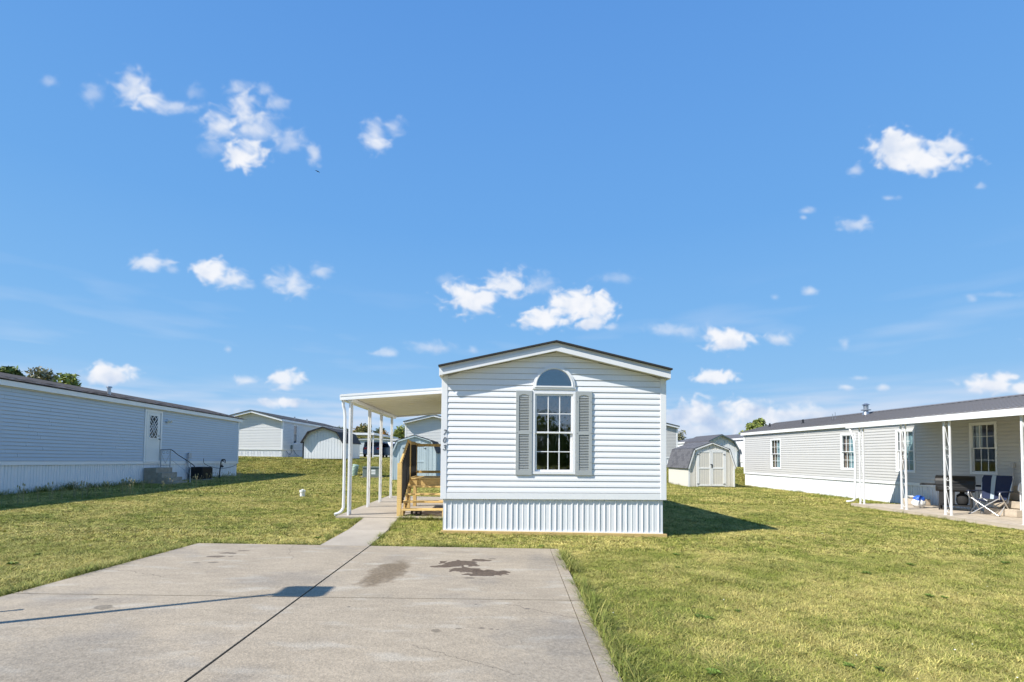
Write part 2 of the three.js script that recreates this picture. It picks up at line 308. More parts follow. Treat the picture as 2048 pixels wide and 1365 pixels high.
// driveway concrete: grain, trowel marks, spalled pale patches, and the oil and water stains that lie on it
const driveTex = (() => {
  const X0 = -5.4, Z0 = -8.3, w = 6.8, d = 7.0;
  const stains = [ // x, z, rx, rz, turn, strength, colour, edge softness
    [-1.29, -6.30, .21, .60, .12, .72, [.150, .108, .062], .5], [-1.30, -5.95, .20, .30, .1, .4, [.150, .108, .062], .5], [-1.2, -6.6, .16, .3, .1, .4, [.150, .108, .062], .5],
    [-.42, -6.80, .25, .19, .2, .92, [.088, .058, .036], .07], [-.17, -7.05, .17, .08, .3, .9, [.088, .058, .036], .07], [-.04, -6.30, .27, .17, -.1, .92, [.088, .058, .036], .07], [-.30, -6.42, .20, .14, 0, .9, [.088, .058, .036], .07], [-.70, -6.60, .13, .045, 0, .85, [.088, .058, .036], .07], [.14, -6.25, .08, .07, 0, .85, [.088, .058, .036], .07],
    [-.28, -6.03, .07, .025, 0, .7, [.08, .062, .045], .1], [-.1, -5.98, .05, .02, 0, .6, [.08, .062, .045], .1], [.0, -7.15, .07, .03, 0, .6, [.08, .062, .045], .1],
    [-3.72, -7.26, .12, .055, .2, .8, [.10, .074, .05], .12], [-3.73, -7.02, .14, .05, 0, .8, [.10, .074, .05], .12], [-3.60, -7.45, .08, .04, 0, .7, [.10, .074, .05], .12], [-3.58, -6.66, .05, .03, 0, .6, [.09, .075, .055], .2], [-3.78, -6.62, .04, .03, 0, .5, [.09, .075, .055], .2],
    [-3.55, -4.75, .10, .05, .1, .6, [0.118, 0.096, 0.068], .3], [-3.8, -5.0, .03, .03, 0, .5, [0.093, 0.074, 0.056], .2],
    [-.27, -4.28, .035, .02, 0, .6, [0.099, 0.081, 0.056], .3], [-.08, -4.30, .04, .02, 0, .7, [0.081, 0.062, 0.050], .2], [0.0, -4.28, .02, .015, 0, .7, [0.081, 0.062, 0.050], .2], [.06, -4.27, .015, .012, 0, .6, [0.081, 0.062, 0.050], .2], [-.45, -4.22, .05, .03, .3, .55, [0.112, 0.090, 0.062], .3], [-.15, -4.98, .015, .012, 0, .8, [0.031, 0.031, 0.031], .2], [.35, -4.85, .02, .015, 0, .7, [0.062, 0.056, 0.050], .2], [-1.35, -4.85, .02, .015, 0, .7, [0.062, 0.056, 0.050], .2],
    [-.5, -7.6, .25, .07, 0, .3, [0.136, 0.118, 0.093], .6], [.75, -6.9, .25, .5, .2, .25, [0.155, 0.143, 0.124], .7], [.55, -4.1, .5, .35, .4, .3, [0.149, 0.140, 0.124], .8], [.45, -3.4, .5, .4, 0, .28, [0.149, 0.140, 0.124], .8], [-2.9, -3.6, .7, .4, .3, .28, [0.167, 0.158, 0.143], .8], [-4.2, -4.1, .5, .3, 0, .22, [0.167, 0.158, 0.143], .8],
  ];
  const t = tex(1536, 1536, (u, v) => {
    const x = X0 + u * w, z = Z0 + v * d;
    const big = fbm3(x * .8, 2, z * .8, 3), mid = fbm3(x * 4, 8, z * 9, 2), fine = hash2(Math.floor(u * 768), Math.floor(v * 768)) - .5, fin2 = hash2(Math.floor(u * 1536) + 7, Math.floor(v * 1536) + 3) - .5, grit = perlin.noise(x * 30, 3, z * 30) * .55;
    let s = 1 + .28 * big + .22 * mid + .24 * fine + .22 * fin2 + .30 * grit;
    let c = [.350 * s, .288 * s, .208 * s];
    const chalk = sstep(.06, .42, fbm3(x * 1.7 + 3, 4, z * 4.5, 3)) * .42; // pale scuffed skin in streaks
    c = [lerp(c[0], .47 * (1 + .3 * fine), chalk), lerp(c[1], .43 * (1 + .3 * fine), chalk), lerp(c[2], .355 * (1 + .3 * fine), chalk)];
    const grey = sstep(.05, .4, fbm3(x * 1.1 + 9, 6, z * 1.3 + 4, 3)) * .4;
    c = [lerp(c[0], .205 * s, grey), lerp(c[1], .186 * s, grey), lerp(c[2], .162 * s, grey)];
    for (const [cx0, cz0, cx1, cz1, wd] of [[.15, -5.0, .85, -4.55, .004], [-4.5, -6.2, -3.7, -5.9, .004], [-3.1, -7.9, -2.7, -6.9, .003], [-.6, -3.9, .2, -3.4, .003]]) { const ux = cx1 - cx0, uz = cz1 - cz0, L2 = ux * ux + uz * uz, tt = ((x - cx0) * ux + (z - cz0) * uz) / L2; if (tt > 0 && tt < 1) { const off = ((x - cx0) * uz - (z - cz0) * ux) / Math.sqrt(L2) + .05 * perlin.noise(tt * 9, cx0 * 5, 2) + .012 * perlin.noise(tt * 60, cx0, 7); if (Math.abs(off) < wd) c = [c[0] * .45, c[1] * .45, c[2] * .45]; } }
    const ed = fbm3(x * 7, 1, z * 7, 2), ed2 = fbm3(x * 2.4, 9, z * 2.4, 1);
    for (const q of stains) {
      const dx = x - q[0], dz = z - q[1]; if (Math.abs(dx) > q[2] * 2.2 + q[3] || Math.abs(dz) > q[3] * 2.2 + q[2]) continue;
      const ca = Math.cos(q[4]), sa = Math.sin(q[4]), a = (dx * ca + dz * sa) / q[2], b = (-dx * sa + dz * ca) / q[3];
      const k = sstep(-q[7] * .5, q[7] * .5 + .02, 1 - Math.hypot(a, b) + (ed * 1.5 + ed2 * .9) * (q[7] > .3 ? .45 : 1)) * q[5];
      c = [lerp(c[0], q[6][0] * (1 + grit), k), lerp(c[1], q[6][1] * (1 + grit), k), lerp(c[2], q[6][2] * (1 + grit), k)];
    }
    return c;
  }, true, false);
  t.wrapS = t.wrapT = THREE.MirroredRepeatWrapping; t.repeat.set(1 / w, 1 / d); t.offset.set(-X0 / w, -Z0 / d);
  return t;
})();
const M_drive = new THREE.MeshStandardMaterial({ map: driveTex, roughness: .9, bumpMap: scaled(fineBump, 2.5), bumpScale: .003 }); M_drive.name = 'driveConcrete';
const pathTex = tex(512, 512, (u, v) => { const s = 1 + .35 * (tfbm(u, v, 4, 5) - .5) + .2 * (vnoise(u * 200, v * 200, 200) - .5) + .16 * (hash2(Math.floor(u * 512), Math.floor(v * 512)) - .5); return [.40 * s, .345 * s, .275 * s]; });
pathTex.repeat.set(.5, .5);
const M_path = new THREE.MeshStandardMaterial({ map: pathTex, roughness: .92, bumpMap: scaled(fineBump, 2.5), bumpScale: .003 }); M_path.name = 'pathConcrete';
{
  const drive = new THREE.Group(); drive.name = 'driveway'; drive.userData.kind = 'structure'; scene.add(drive);
  const lx = (z) => -4.55 - .053 * (z + 8), mx = -1.915, rx = (z) => 1.066 - .042 * (z + 8), ex = (z) => rx(z) - .135;
  const rows = [[-8.0, -5.164], [-5.144, -2.25], [-2.238, .7], [.712, 3.6]];
  for (const [za, zb] of rows) {
    const polys = [[[lx(za), za], [mx - .011, za], [mx - .011, zb], [lx(zb), zb]], [[mx + .011, za], [ex(za), za], [ex(zb), zb], [mx + .011, zb]], [[ex(za) + .008, za], [rx(za), za], [rx(zb), zb], [ex(zb) + .008, zb]]];
    for (const P of polys) part('slab', slabGeo(P, .006, .12), M_drive, drive);
    paved.push([[lx(za), za - .02], [rx(za), za - .02], [rx(zb), zb + .02], [lx(zb), zb + .02]]);
  }
  part('joint_strip', slabGeo([[mx - .011, -8], [mx + .011, -8], [mx + .011, 3.6], [mx - .011, 3.6]], -.006, .1), M.joint, drive);
  part('joint_strip', slabGeo([[lx(-5.15), -5.163], [rx(-5.15), -5.163], [rx(-5.15), -5.145], [lx(-5.15), -5.145]], -.012, .1), M.joint, drive);
  // walk from the driveway to the carport, in two pours
  const walk = new THREE.Group(); walk.name = 'walkway'; walk.userData.kind = 'structure'; scene.add(walk);
  const W0 = [[[-2.72, -9.7], [-1.99, -9.72], [-1.93, -8.012], [-2.69, -8.012]], [[-2.88, -11.46], [-2.13, -11.46], [-1.99, -9.732], [-2.72, -9.712]]];
  for (const P of W0) { part('slab', slabGeo(P, .004, .1), M_path, walk); paved.push(P); }
  const cp = new THREE.Group(); cp.name = 'carport_pad'; cp.userData.kind = 'structure'; scene.add(cp);
  for (const [za, zb] of [[-14.4, -11.47], [-17.2, -14.412]]) { const P = [[-3.52, za], [-.96, za], [-.96, zb], [-3.52, zb]]; part('slab', slabGeo(P, .02, .12), M_path, cp); paved.push(P); }
  const pr = new THREE.Group(); pr.name = 'neighbour_patio_pad'; pr.userData.kind = 'structure'; scene.add(pr);
  for (const [za, zb] of [[-17.3, -14.6], [-14.59, -11.9], [-11.89, -9]]) { const P = [[12.72, za], [15.62, za], [15.62, zb], [12.72, zb]]; part('slab', slabGeo(P, .08, .2), M.concreteWarm, pr); paved.push(P); }
  // the street behind the camera
  const roadM = new THREE.MeshStandardMaterial({ color: new THREE.Color().setRGB(.075, .075, .077), roughness: .95, map: MT }); roadM.name = 'asphalt';
  structure('road', slabGeo([[-45, 3.7], [45, 3.7], [45, 10.2], [-45, 10.2]], -.005, .1), roadM);
  paved.push([[-45, 3.6], [45, 3.6], [45, 10.3], [-45, 10.3]]);
}

// ---------------------------------------------------------------- mobile homes: walls of lapped boards, skirts, roofs, windows
const COURSE = .1143;
let SLOT = .0098; // open slot under the lip of each lap
function boardGeo(L0, R0, L1, R1, ya, yb, h) { // x limits at the bottom and at the top; ya..yb of a course of height h
  return cached(['b', SLOT, L0, R0, L1, R1, ya, yb, h].map((v) => typeof v === 'number' ? r4(v) : v).join(), () => {
    const k = .42 * h, prof = (y) => y < k ? .0225 - .002 * y / k : .0205 - .0115 * (y - k) / (h - k);
    ya = Math.max(ya, SLOT); const ys = [ya]; if (ya < k - 1e-4 && yb > k + 1e-4) ys.push(k); ys.push(yb);
    const xl = (y) => lerp(L0, L1, (y - ya) / (yb - ya)), xr = (y) => lerp(R0, R1, (y - ya) / (yb - ya)), pos = [], uv = [], u0 = hash2(Math.round(R0 * 37), Math.round(ya * 991)) * 7;
    const quad = (a, b, c, d) => { for (const p of [a, b, c, a, c, d]) { pos.push(...p); uv.push(p[0] + u0, p[1] + u0); } };
    for (let i = 0; i < ys.length - 1; i++) {
      const a = ys[i], b = ys[i + 1];
      quad([xl(a), a, prof(a)], [xr(a), a, prof(a)], [xr(b), b, prof(b)], [xl(b), b, prof(b)]);
      quad([xl(a), a, 0], [xl(a), a, prof(a)], [xl(b), b, prof(b)], [xl(b), b, 0]); quad([xr(a), a, prof(a)], [xr(a), a, 0], [xr(b), b, 0], [xr(b), b, prof(b)]);
    }
    quad([xl(ya), ya, 0], [xr(ya), ya, 0], [xr(ya), ya, prof(ya)], [xl(ya), ya, prof(ya)]); quad([xl(yb), yb, prof(yb)], [xr(yb), yb, prof(yb)], [xr(yb), yb, 0], [xl(yb), yb, 0]);
    const g = new THREE.BufferGeometry(); g.setAttribute('position', new THREE.Float32BufferAttribute(pos, 3)); g.setAttribute('uv', new THREE.Float32BufferAttribute(uv, 2)); g.computeVertexNormals(); return g;
  });
}
// board beside a round opening: its inner edge follows the arch
function archBoard(pts, h) {
  const g = extrude(pts, 1, 0), p = g.attributes.position;
  for (let i = 0; i < p.count; i++) p.setZ(i, p.getZ(i) > .5 ? lerp(.0225, .009, p.getY(i) / h) : 0);
  g.computeVertexNormals(); return g;
}
// wall in its own axes: x along it, y up, z outwards; gable = { slope } when the top rises to the middle
function wall(home, o) {
  const { w, y0, top, slope = 0, openings = [], mat, rot = 0, p } = o, tr = .105, mid = top + slope * w / 2;
  const outline = [[0, y0], [w, y0], [w, top]]; if (slope) outline.push([w / 2, mid]); outline.push([0, top]);
  const holes = openings.filter((q) => !q.solid).map((q) => [[q.x0, q.y0], [q.x0, q.y1], [q.x1, q.y1], [q.x1, q.y0]]);
  if (o.arch) { const A = o.arch, P = []; for (let i = 0; i <= 24; i++) { const t = Math.PI * i / 24; P.push([A.cx + A.R * Math.cos(t), A.cy + A.R * A.k * Math.sin(t)]); } holes.push(P); }
  const wl = part('wall', extrude(outline, .09, -.09, holes), M.sheath, home, p); wl.rotation.y = rot;
  part('base_trim', box(.02, w - .02, y0 - .012, y0 + tr, 0, .0245, .004), M.trimWhite, wl);
  let c = y0 + tr;
  const XL = (y) => y <= top || !slope ? .03 : (y - top) / slope + .03, lastTop = slope ? mid : top;
  while (c < lastTop - .02) {
    const h = COURSE, e = Math.min(h, lastTop - c);
    let cur = null; const put = (a0, b0, a1, b1, ya, yb) => { if (b0 - a0 < .01 || yb - ya < .02) return; const b = (u0, v0, u1, v1) => { const m = part('siding_board', boardGeo(0, v0 - u0, u1 - u0, v1 - u0, ya, yb, h), mat, wl, [u0, c + rr(-.0006, .0006), rr(-.001, .0008)]); m.rotation.x = rr(-.007, .007); m.rotation.z = clamp(rr(-.0012, .0012) / (v0 - u0), -.0006, .0006); };
      if (b0 - a0 < 5) return b(a0, b0, a1, b1);
      let u = a0, first = rr(.9, 3.66); // long walls: panels of 3.66 m butted with a seam
      while (b0 - u > .01) { let v = Math.min(b0, u + first); if (b0 - v < .4) v = b0; first = 3.66; b(u, v - (v < b0 ? .003 : 0), u, v - (v < b0 ? .003 : 0)); u = v; } };
    const l0 = XL(c), l1 = XL(c + e); cur = [l0, l1];
    if (o.arch && c > o.arch.cy - .02 && c + e < o.arch.cy + o.arch.R * o.arch.k + .012) {
      const A = o.arch, hw = (y) => A.R * Math.sqrt(Math.max(0, 1 - ((y - A.cy) / (A.R * A.k)) ** 2)), ys = Array.from({ length: 9 }, (_, i) => SLOT + (e - SLOT) * i / 8);
      for (const k of [-1, 1]) { const xo = (t) => lerp(k < 0 ? l0 : w - l0, k < 0 ? l1 : w - l1, t), P = [[xo(0), ys[0]], ...ys.map((y) => [A.cx + k * Math.max(.004, hw(c + y)), y]), [xo(1), e]]; if (k > 0) P.reverse(); part('siding_board', archBoard(P, h), mat, wl, [0, c, 0]); }
      c += h; continue;
    }
    for (const q of openings.filter((q) => q.y1 > c + .004 && q.y0 < c + e - .004).sort((a, b) => a.x0 - b.x0)) {
      put(cur[0], q.x0, cur[1], q.x0, 0, e);
      if (q.y0 > c + .004) put(q.x0, q.x1, q.x0, q.x1, 0, q.y0 - c);
      if (q.y1 < c + e - .004) put(q.x0, q.x1, q.x0, q.x1, q.y1 - c, e);
      cur = [q.x1, q.x1];
    }
    put(cur[0], w - l0, cur[1], Math.max(cur[1], w - l1), 0, e);
    c += h;
  }
  return wl;
}
// ribbed skirt panels, 42 cm wide
const PW = .42;
function skirtGeo(w, h) {
  return cached(['s', r4(w), r4(h)].join(), () => {
    const P = [[0, 0]]; for (let k = 0; k < 4; k++) { const x = .03 + k * .105; if (x + .05 > w) break; const d = k === 2 ? .007 : .016; P.push([x, 0], [x + .012, d], [x + .022, d], [x + .027, 0]); } P.push([w, 0]);
    const pos = [], uv = [];
    for (let i = 0; i < P.length - 1; i++) { const [a, n] = P[i], [b, m] = P[i + 1]; if (b - a < 1e-4) continue; for (const q of [[a, 0, n], [b, 0, m], [b, h, m], [a, 0, n], [b, h, m], [a, h, n]]) { pos.push(...q); uv.push(q[0], q[1]); } }
    const g = new THREE.BufferGeometry(); g.setAttribute('position', new THREE.Float32BufferAttribute(pos, 3)); g.setAttribute('uv', new THREE.Float32BufferAttribute(uv, 2)); g.computeVertexNormals(); return g;
  });
}
function skirt(home, o) { // same axes as a wall; the ground under it lies at ya (x = 0) and yb (x = w)
  const { w, ya, yb, top, rot = 0, p, mat = M.skirtWhite, rail = true } = o;
  const s = part('skirt', box(0, w, Math.min(ya, yb) - .1, top, -.055, -.03), M.sheath, home, p); s.rotation.y = rot;
  for (let x = 0; x < w - .02; x += PW) { const q = Math.min(PW, w - x); part('skirt_panel', skirtGeo(q, top - Math.min(ya, yb) + .05), mat, s, [x, Math.min(ya, yb) - .05, -.026]); }
  if (rail) { const r = part('bottom_rail', box(0, Math.hypot(w, yb - ya), .03, .062, -.022, -.004, .003), M.trimWhite, s, [0, ya, 0]); r.rotation.z = Math.atan2(yb - ya, w); }
  return s;
}
// double-hung window: the part is its white frame; sashes, bars, panes and curtains are its pieces
function windowUnit(home, o) {
  const { x0, x1, y0, y1, p, rot = 0, cols = 3, rows = 2, cas = .045, curtain, glassM = glass, proud = .03, bars = true } = o, ym = (y0 + y1) / 2;
  const ring = (a, b, c, d, t, z0, z1) => merge([box(a, b, d - t, d, z0, z1, .004), box(a, b, c, c + t, z0, z1, .004), box(a, a + t, c + t, d - t, z0, z1, .004), box(b - t, b, c + t, d - t, z0, z1, .004)]);
  const f = part('window', ring(x0, x1, y0, y1, cas, -.09, proud), M.trimWhite, home, p); f.rotation.y = rot;
  const a = x0 + cas, b = x1 - cas;
  part('sash', ring(a, b, ym - .012, y1 - cas, .032, -.02, .014), M.trimWhite, f); part('sash', ring(a + .006, b - .006, y0 + cas, ym + .02, .036, -.05, -.021), M.trimWhite, f);
  for (const [c, d, z, t] of [[ym + .02, y1 - cas - .032, -.004, .032], [y0 + cas + .036, ym - .016, -.036, .042]]) {
    const L = a + t, R = b - t, n = bars ? cols : 1, m = bars ? rows : 1;
    for (let i = 0; i < n; i++) for (let j = 0; j < m; j++) {
      const xa = lerp(L, R, i / n), xb = lerp(L, R, (i + 1) / n), ya = lerp(c, d, j / m), yb = lerp(c, d, (j + 1) / m);
      part('pane', new THREE.PlaneGeometry(xb - xa, yb - ya), glassM, f, [(xa + xb) / 2, (ya + yb) / 2, z]);
    }
    if (glassM === glass) part('inner_pane', new THREE.PlaneGeometry(R - L, d - c), glassM, f, [(L + R) / 2, (c + d) / 2, z - .012]);
    if (bars) { for (let i = 1; i < n; i++) { const x = lerp(L, R, i / n); part('glazing_bar', box(x - .009, x + .009, c, d, z - .006, z + .008), M.trimWhite, f); } for (let j = 1; j < m; j++) { const y = lerp(c, d, j / m); part('glazing_bar', box(L, R, y - .008, y + .008, z - .005, z + .006), M.trimWhite, f); } }
  }
  if (curtain) for (const [u0, u1, mat, v0 = 0, v1 = 1] of curtain) {
    const X0 = lerp(a, b, u0), X1 = lerp(a, b, u1), Y0 = lerp(y0 + cas, y1 - cas, v0), Y1 = lerp(y0 + cas, y1 - cas, v1), pts = [], n = Math.max(4, Math.round((X1 - X0) / .03));
    for (let i = 0; i <= n; i++) pts.push([lerp(X0, X1, i / n), -.13 + .012 * Math.sin(i * 1.9)]);
    const pos = [], uv = []; for (let i = 0; i < n; i++) for (const [k, y] of [[i, Y0], [i + 1, Y0], [i + 1, Y1], [i, Y0], [i + 1, Y1], [i, Y1]]) { pos.push(pts[k][0], y, pts[k][1]); uv.push(pts[k][0], y); }
    const g = new THREE.BufferGeometry(); g.setAttribute('position', new THREE.Float32BufferAttribute(pos, 3)); g.setAttribute('uv', new THREE.Float32BufferAttribute(uv, 2)); g.computeVertexNormals();
    part('curtain', g, mat, f);
  }
  return f;
}
// home in its own axes: x across, centred; z = 0 at the front gable, running back to -len; y = 0 at the ground
function mobileHome(name, label, o) {
  const { X, Z, len, w = 4.28, base, s0, yE, slope = .227, ovE = .09, ovF = .2, siding, trim = M.trimWhite, roof = M.shingleDark, front = [], left = [], right = [], sides = 'flr', skirtY = [0, 0], frieze } = o;
  const h = thing(name, label, 'mobile home', [X, base, Z]); const hw = w / 2, xe = hw + ovE + .03, rt = (x) => yE + slope * (xe - Math.abs(x)), top = rt(hw) - .185;
  if (o.tilt) h.rotation.x = o.tilt;
  const zf = ovF, zb = -len - ovF;
  // roof
  const chev = (a, up, th, xr = xe) => [[-xr, rt(xr) + up], [0, rt(0) + up], [xr, rt(xr) + up], [xr, rt(xr) + up - th], [0, rt(0) + up - th], [-xr, rt(xr) + up - th]];
  const rf = part('roof', extrude(chev(0, 0, .028), zf - zb + .04, zb - .0), roof, h);
  for (const s of [-1, 1]) {
    const sl = Math.atan(slope), tri = (up, th, x1) => [[0, rt(0) + up], [s * x1, rt(x1) + up], [s * x1, rt(x1) + up - th], [0, rt(0) + up - th]].map((q) => q);
    const order = (P) => s > 0 ? P.slice().reverse() : P;
    for (const [z0, nm] of [[zf - .03, 'front'], [zb + .005, 'back']]) {
      part('rake_board', extrude(order(tri(-.029, .085, xe - .012)), .02, nm === 'front' ? z0 - .025 : z0 + .03), trim, h);
      part('rake_trim', extrude(order(tri(-.102, .09, xe - .022)), .03, nm === 'front' ? z0 - .008 : z0), trim, h);
    }
    part('fascia', box(s > 0 ? xe - .03 : -xe + .008, s > 0 ? xe - .008 : -xe + .03, yE - .19, yE - .029, zb + .04, zf - .062, .004), trim, h);
    part('soffit', box(s > 0 ? hw - .02 : -xe + .03, s > 0 ? xe - .03 : -hw + .02, yE - .185, yE - .172, zb + .05, zf - .07), M.soffit, h);
  }
  part('gable_soffit', extrude(chev(0, -.165, .012, hw + .0), ovF - .062, .001), M.soffit, h); part('gable_soffit', extrude(chev(0, -.165, .012, hw), ovF - .06, zb + .05), M.soffit, h);
  if (o.skipCap !== true) part('floor', box(-hw + .1, hw - .1, s0 + .02, s0 + .1, -len + .1, -.1), M.carpet, h);
  const A = { mat: siding, y0: s0 };
  const wf = wall(h, { ...A, w, top, slope, openings: front, arch: o.arch, p: [-hw, 0, 0] });
  const wb = sides.includes('b') ? wall(h, { ...A, w, top, slope, p: [hw, 0, -len], rot: Math.PI }) : part('wall', extrude([[-hw, s0], [hw, s0], [hw, top], [0, top + slope * hw], [-hw, top]], .09, -len), siding, h);
  const wr = sides.includes('r') ? wall(h, { ...A, w: len - .002, top: top + .0, openings: right, p: [hw, 0, -.001], rot: Math.PI / 2 }) : part('wall', box(hw - .09, hw, s0, top, -len + .091, -.091), siding, h);
  const wlf = sides.includes('l') ? wall(h, { ...A, w: len - .002, top, openings: left, p: [-hw, 0, -len + .001], rot: -Math.PI / 2 }) : part('wall', box(-hw, -hw + .09, s0, top, -len + .091, -.091), siding, h);
  for (const s of [-1, 1]) for (const z of [0, -len]) { // corner posts, an angle of two boards
    const xo = s * (hw + .028), xi = s * (hw - .085), xa = Math.min(xo, xi), xb = Math.max(xo, xi), f = z === 0 ? 1 : -1;
    part('corner_trim', merge([box(xa, xb, s0 - .014, top + .01, Math.min(z, z + f * .028), Math.max(z, z + f * .028), .004), box(Math.min(xo, s * hw), Math.max(xo, s * hw), s0 - .014, top + .01, Math.min(z - f * .085, z - .0005 * f), Math.max(z - f * .085, z - .0005 * f), .004)]), trim, h);
  }
  if (frieze) for (const s of [-1, 1]) part('frieze_board', box(s > 0 ? hw + .001 : -hw - .024, s > 0 ? hw + .024 : -hw - .001, top - .06, top + .012, -len + .1, -.1), M.panelCream, h);
  const [ga, gb] = skirtY; // ground height at the left and right side
  skirt(h, { w: w - .06, ya: ga, yb: gb, top: s0 - .013, p: [-hw + .03, 0, 0], rail: o.rail });
  skirt(h, { w: len - .06, ya: gb, yb: gb + (o.skirtFall || 0), top: s0 - .013, p: [hw, 0, -.03], rot: Math.PI / 2, rail: false });
  skirt(h, { w: len - .06, ya: ga + (o.skirtFall || 0), yb: ga, top: s0 - .013, p: [-hw, 0, -len + .03], rot: -Math.PI / 2, rail: false });
  return Object.assign(h, { o: { hw, xe, rt, top, len, rf } });
}

// the home in the middle
const main = mobileHome('mobile_home', 'white mobile home with grey shutters, arched gable window and number 703', {
  X: 1.19, Z: -9.556, len: 16.2, base: 0, s0: .672, yE: 3.172, ovE: .045, siding: M.vinylWhite, roof: M.shingleBlack, skirtY: [.032, -.032], ovF: .215,
  front: [{ x0: .76 + .95, x1: 1.59 + .95, y0: 1.14, y1: 2.73 }], arch: { cx: 1.175 + .95, cy: 2.825, R: .362, k: .98 },
  left: [{ x0: 16.2 - 4.05 - .92, x1: 16.2 - 4.05, y0: .9, y1: 2.93, solid: true }],
});
windowUnit(main, { x0: .76 - 1.19, x1: 1.59 - 1.19, y0: 1.14, y1: 2.73, p: [0, 0, 0], cas: .05, proud: .035 });
{ // half-round window above
  const ar = (R, n = 28) => { const P = []; for (let i = 0; i <= n; i++) { const a = Math.PI * i / n; P.push([R * Math.cos(a), R * Math.sin(a) * .98]); } return P; };
  const cx = 1.175 - 1.19, cy = 2.825;
  const f = part('arched_window', extrude([[-.415, -.05], [.415, -.05], ...ar(.40)], .05, -.005, [ar(.345).map(([x, y]) => [x, y + .005]).reverse()], .004), M.trimWhite, main, [cx, cy, 0]);
  part('pane', new THREE.ShapeGeometry(new THREE.Shape(ar(.347).map((q) => new THREE.Vector2(q[0], q[1] + .004))), 24), glassArch, f, [0, 0, .032]);
  part('inner_pane', new THREE.ShapeGeometry(new THREE.Shape(ar(.347).map((q) => new THREE.Vector2(q[0], q[1] + .004))), 24), glassArch, f, [0, 0, .02]);
  part('inner_rim', extrude([[-.375, -.02], [.375, -.02], ...ar(.366)], .012, .046, [ar(.348).map(([x, y]) => [x, y + .004]).reverse()], .003), M.trimWhite, f);
}
for (const [x0, x1] of [[.445, .752], [1.598, 1.905]]) { // louvred shutters
  const w = x1 - x0, y0 = 1.125, y1 = 2.735, hh = y1 - y0, md = hh * .50, arch = [];
  for (let i = 0; i <= 8; i++) { const t = i / 8; arch.push([lerp(w - .055, .055, t), hh - .085 + .03 * Math.sin(Math.PI * t) - .012]); }
  const s = part('shutter', extrude([[0, 0], [w, 0], [w, hh], [0, hh]], .026, .019, [[[.055, .09], [w - .055, .09], [w - .055, md - .03], [.055, md - .03]].reverse(), [[.055, md + .03], [w - .055, md + .03], ...arch].reverse()], .003), M.shutter, main, [x0 - 1.19, y0, 0]);
  part('backing', box(.04, w - .04, .05, hh - .06, .0175, .0185), M.shutter, s);
  const sg = cached('slat' + r4(w), () => { const g = box(-.0, w - .11, -.0165, .0165, -.003, .003); g.rotateX(-.8); return g; });
  for (const [a, b] of [[.1, md - .035], [md + .04, hh - .1]]) for (let y = a; y < b; y += .0305) part('slat', sg, M.shutter, s, [.055, y + .01, .030]);
  for (const [x, y] of [[.02, .25], [w - .02, .25], [.02, md], [w - .02, md], [.02, hh - .2], [w - .02, hh - .2]]) part('screw', cyl(.006, .006, .006, 8).rotateX(Math.PI / 2), M.digit, s, [x, y, .046]);
}
{ // timber sill under the skirt
  const b = part('sill_board', box(-2.15, 2.18, -.075, .034, -.03, .022, .004), M.wood, main, [0, .004, 0]); b.rotation.z = -.015;
  // door of the home on the carport side
  const d = part('door', box(-.46, .46, .9, 2.93, -.02, .035, .006), M.doorWhite, main, [-2.14, 0, -4.51]); d.rotation.y = -Math.PI / 2;
  part('handle', new THREE.SphereGeometry(.03, 12, 8), M.steel, d, [.38, 1.85, .07]);
  const font = await new FontLoader().loadAsync('fonts/droid/droid_serif_regular.typeface.json');
  ['7', '0', '3'].forEach((c, i) => {
    const g = new TextGeometry(c, { font, size: .10, depth: .008, curveSegments: 6 }); g.computeBoundingBox(); const bb = g.boundingBox; g.translate(-(bb.max.x + bb.min.x) / 2, -(bb.max.y + bb.min.y) / 2, 0);
    g.applyMatrix4(new THREE.Matrix4().makeShear(0, 0, .22, 0, 0, 0)); g.scale(.86, 1, 1);
    part('house_number', g, M.digit, main, [-.905 - 1.19 + [.002, -.004, 0][i], [1.925, 1.78, 1.635][i], .0285], 'dark slanted digit ' + c).rotation.z = [-.18, -.03, -.05][i];
  });
}

// ---------------------------------------------------------------- carports with paired scroll posts
function scrolls(h, gap, n) { // iron S-scrolls between the two tubes of a post, in the plane x = 0, z from 0 to gap
  const L = [], c = gap / 2, r = gap * .42;
  for (let i = 0; i < n; i++) {
    const y = h * (i + .5) / n, s = h / n * .42, P = [];
    for (let k = 0; k <= 14; k++) { const a = k / 14 * 5.2, q = r * (1 - .5 * k / 14); P.push([0, y + s - r + q * Math.sin(a) , c + q * Math.cos(a) * -1]); }
    const Q = P.map(([x, yy, z]) => [x, 2 * y - yy, gap - z]).reverse();
    L.push(tube([...P.slice().reverse(), [0, y, c], ...Q.slice().reverse()], .007, 46, 4));
  }
  return merge(L);
}
function postPair(parent, x, z, y0, y1, gap = .17, mat = M.trimWhite, n = 4) {
  for (const k of [0, 1]) { const p = part('post', cached(['post', r4(y1 - y0)].join(), () => box(-.021, .021, 0, y1 - y0, -.021, .021, .005)), mat, parent, [x, y0, z + (k - .5) * gap]); part('foot_plate', box(-.035, .035, 0, .008, -.035, .035), mat, p); }
  part('scrollwork', cached(['scr', r4(y1 - y0), gap, n].join(), () => scrolls(y1 - y0, gap - .04, n)), mat, parent, [x, y0, z - gap / 2 + .02]);
}
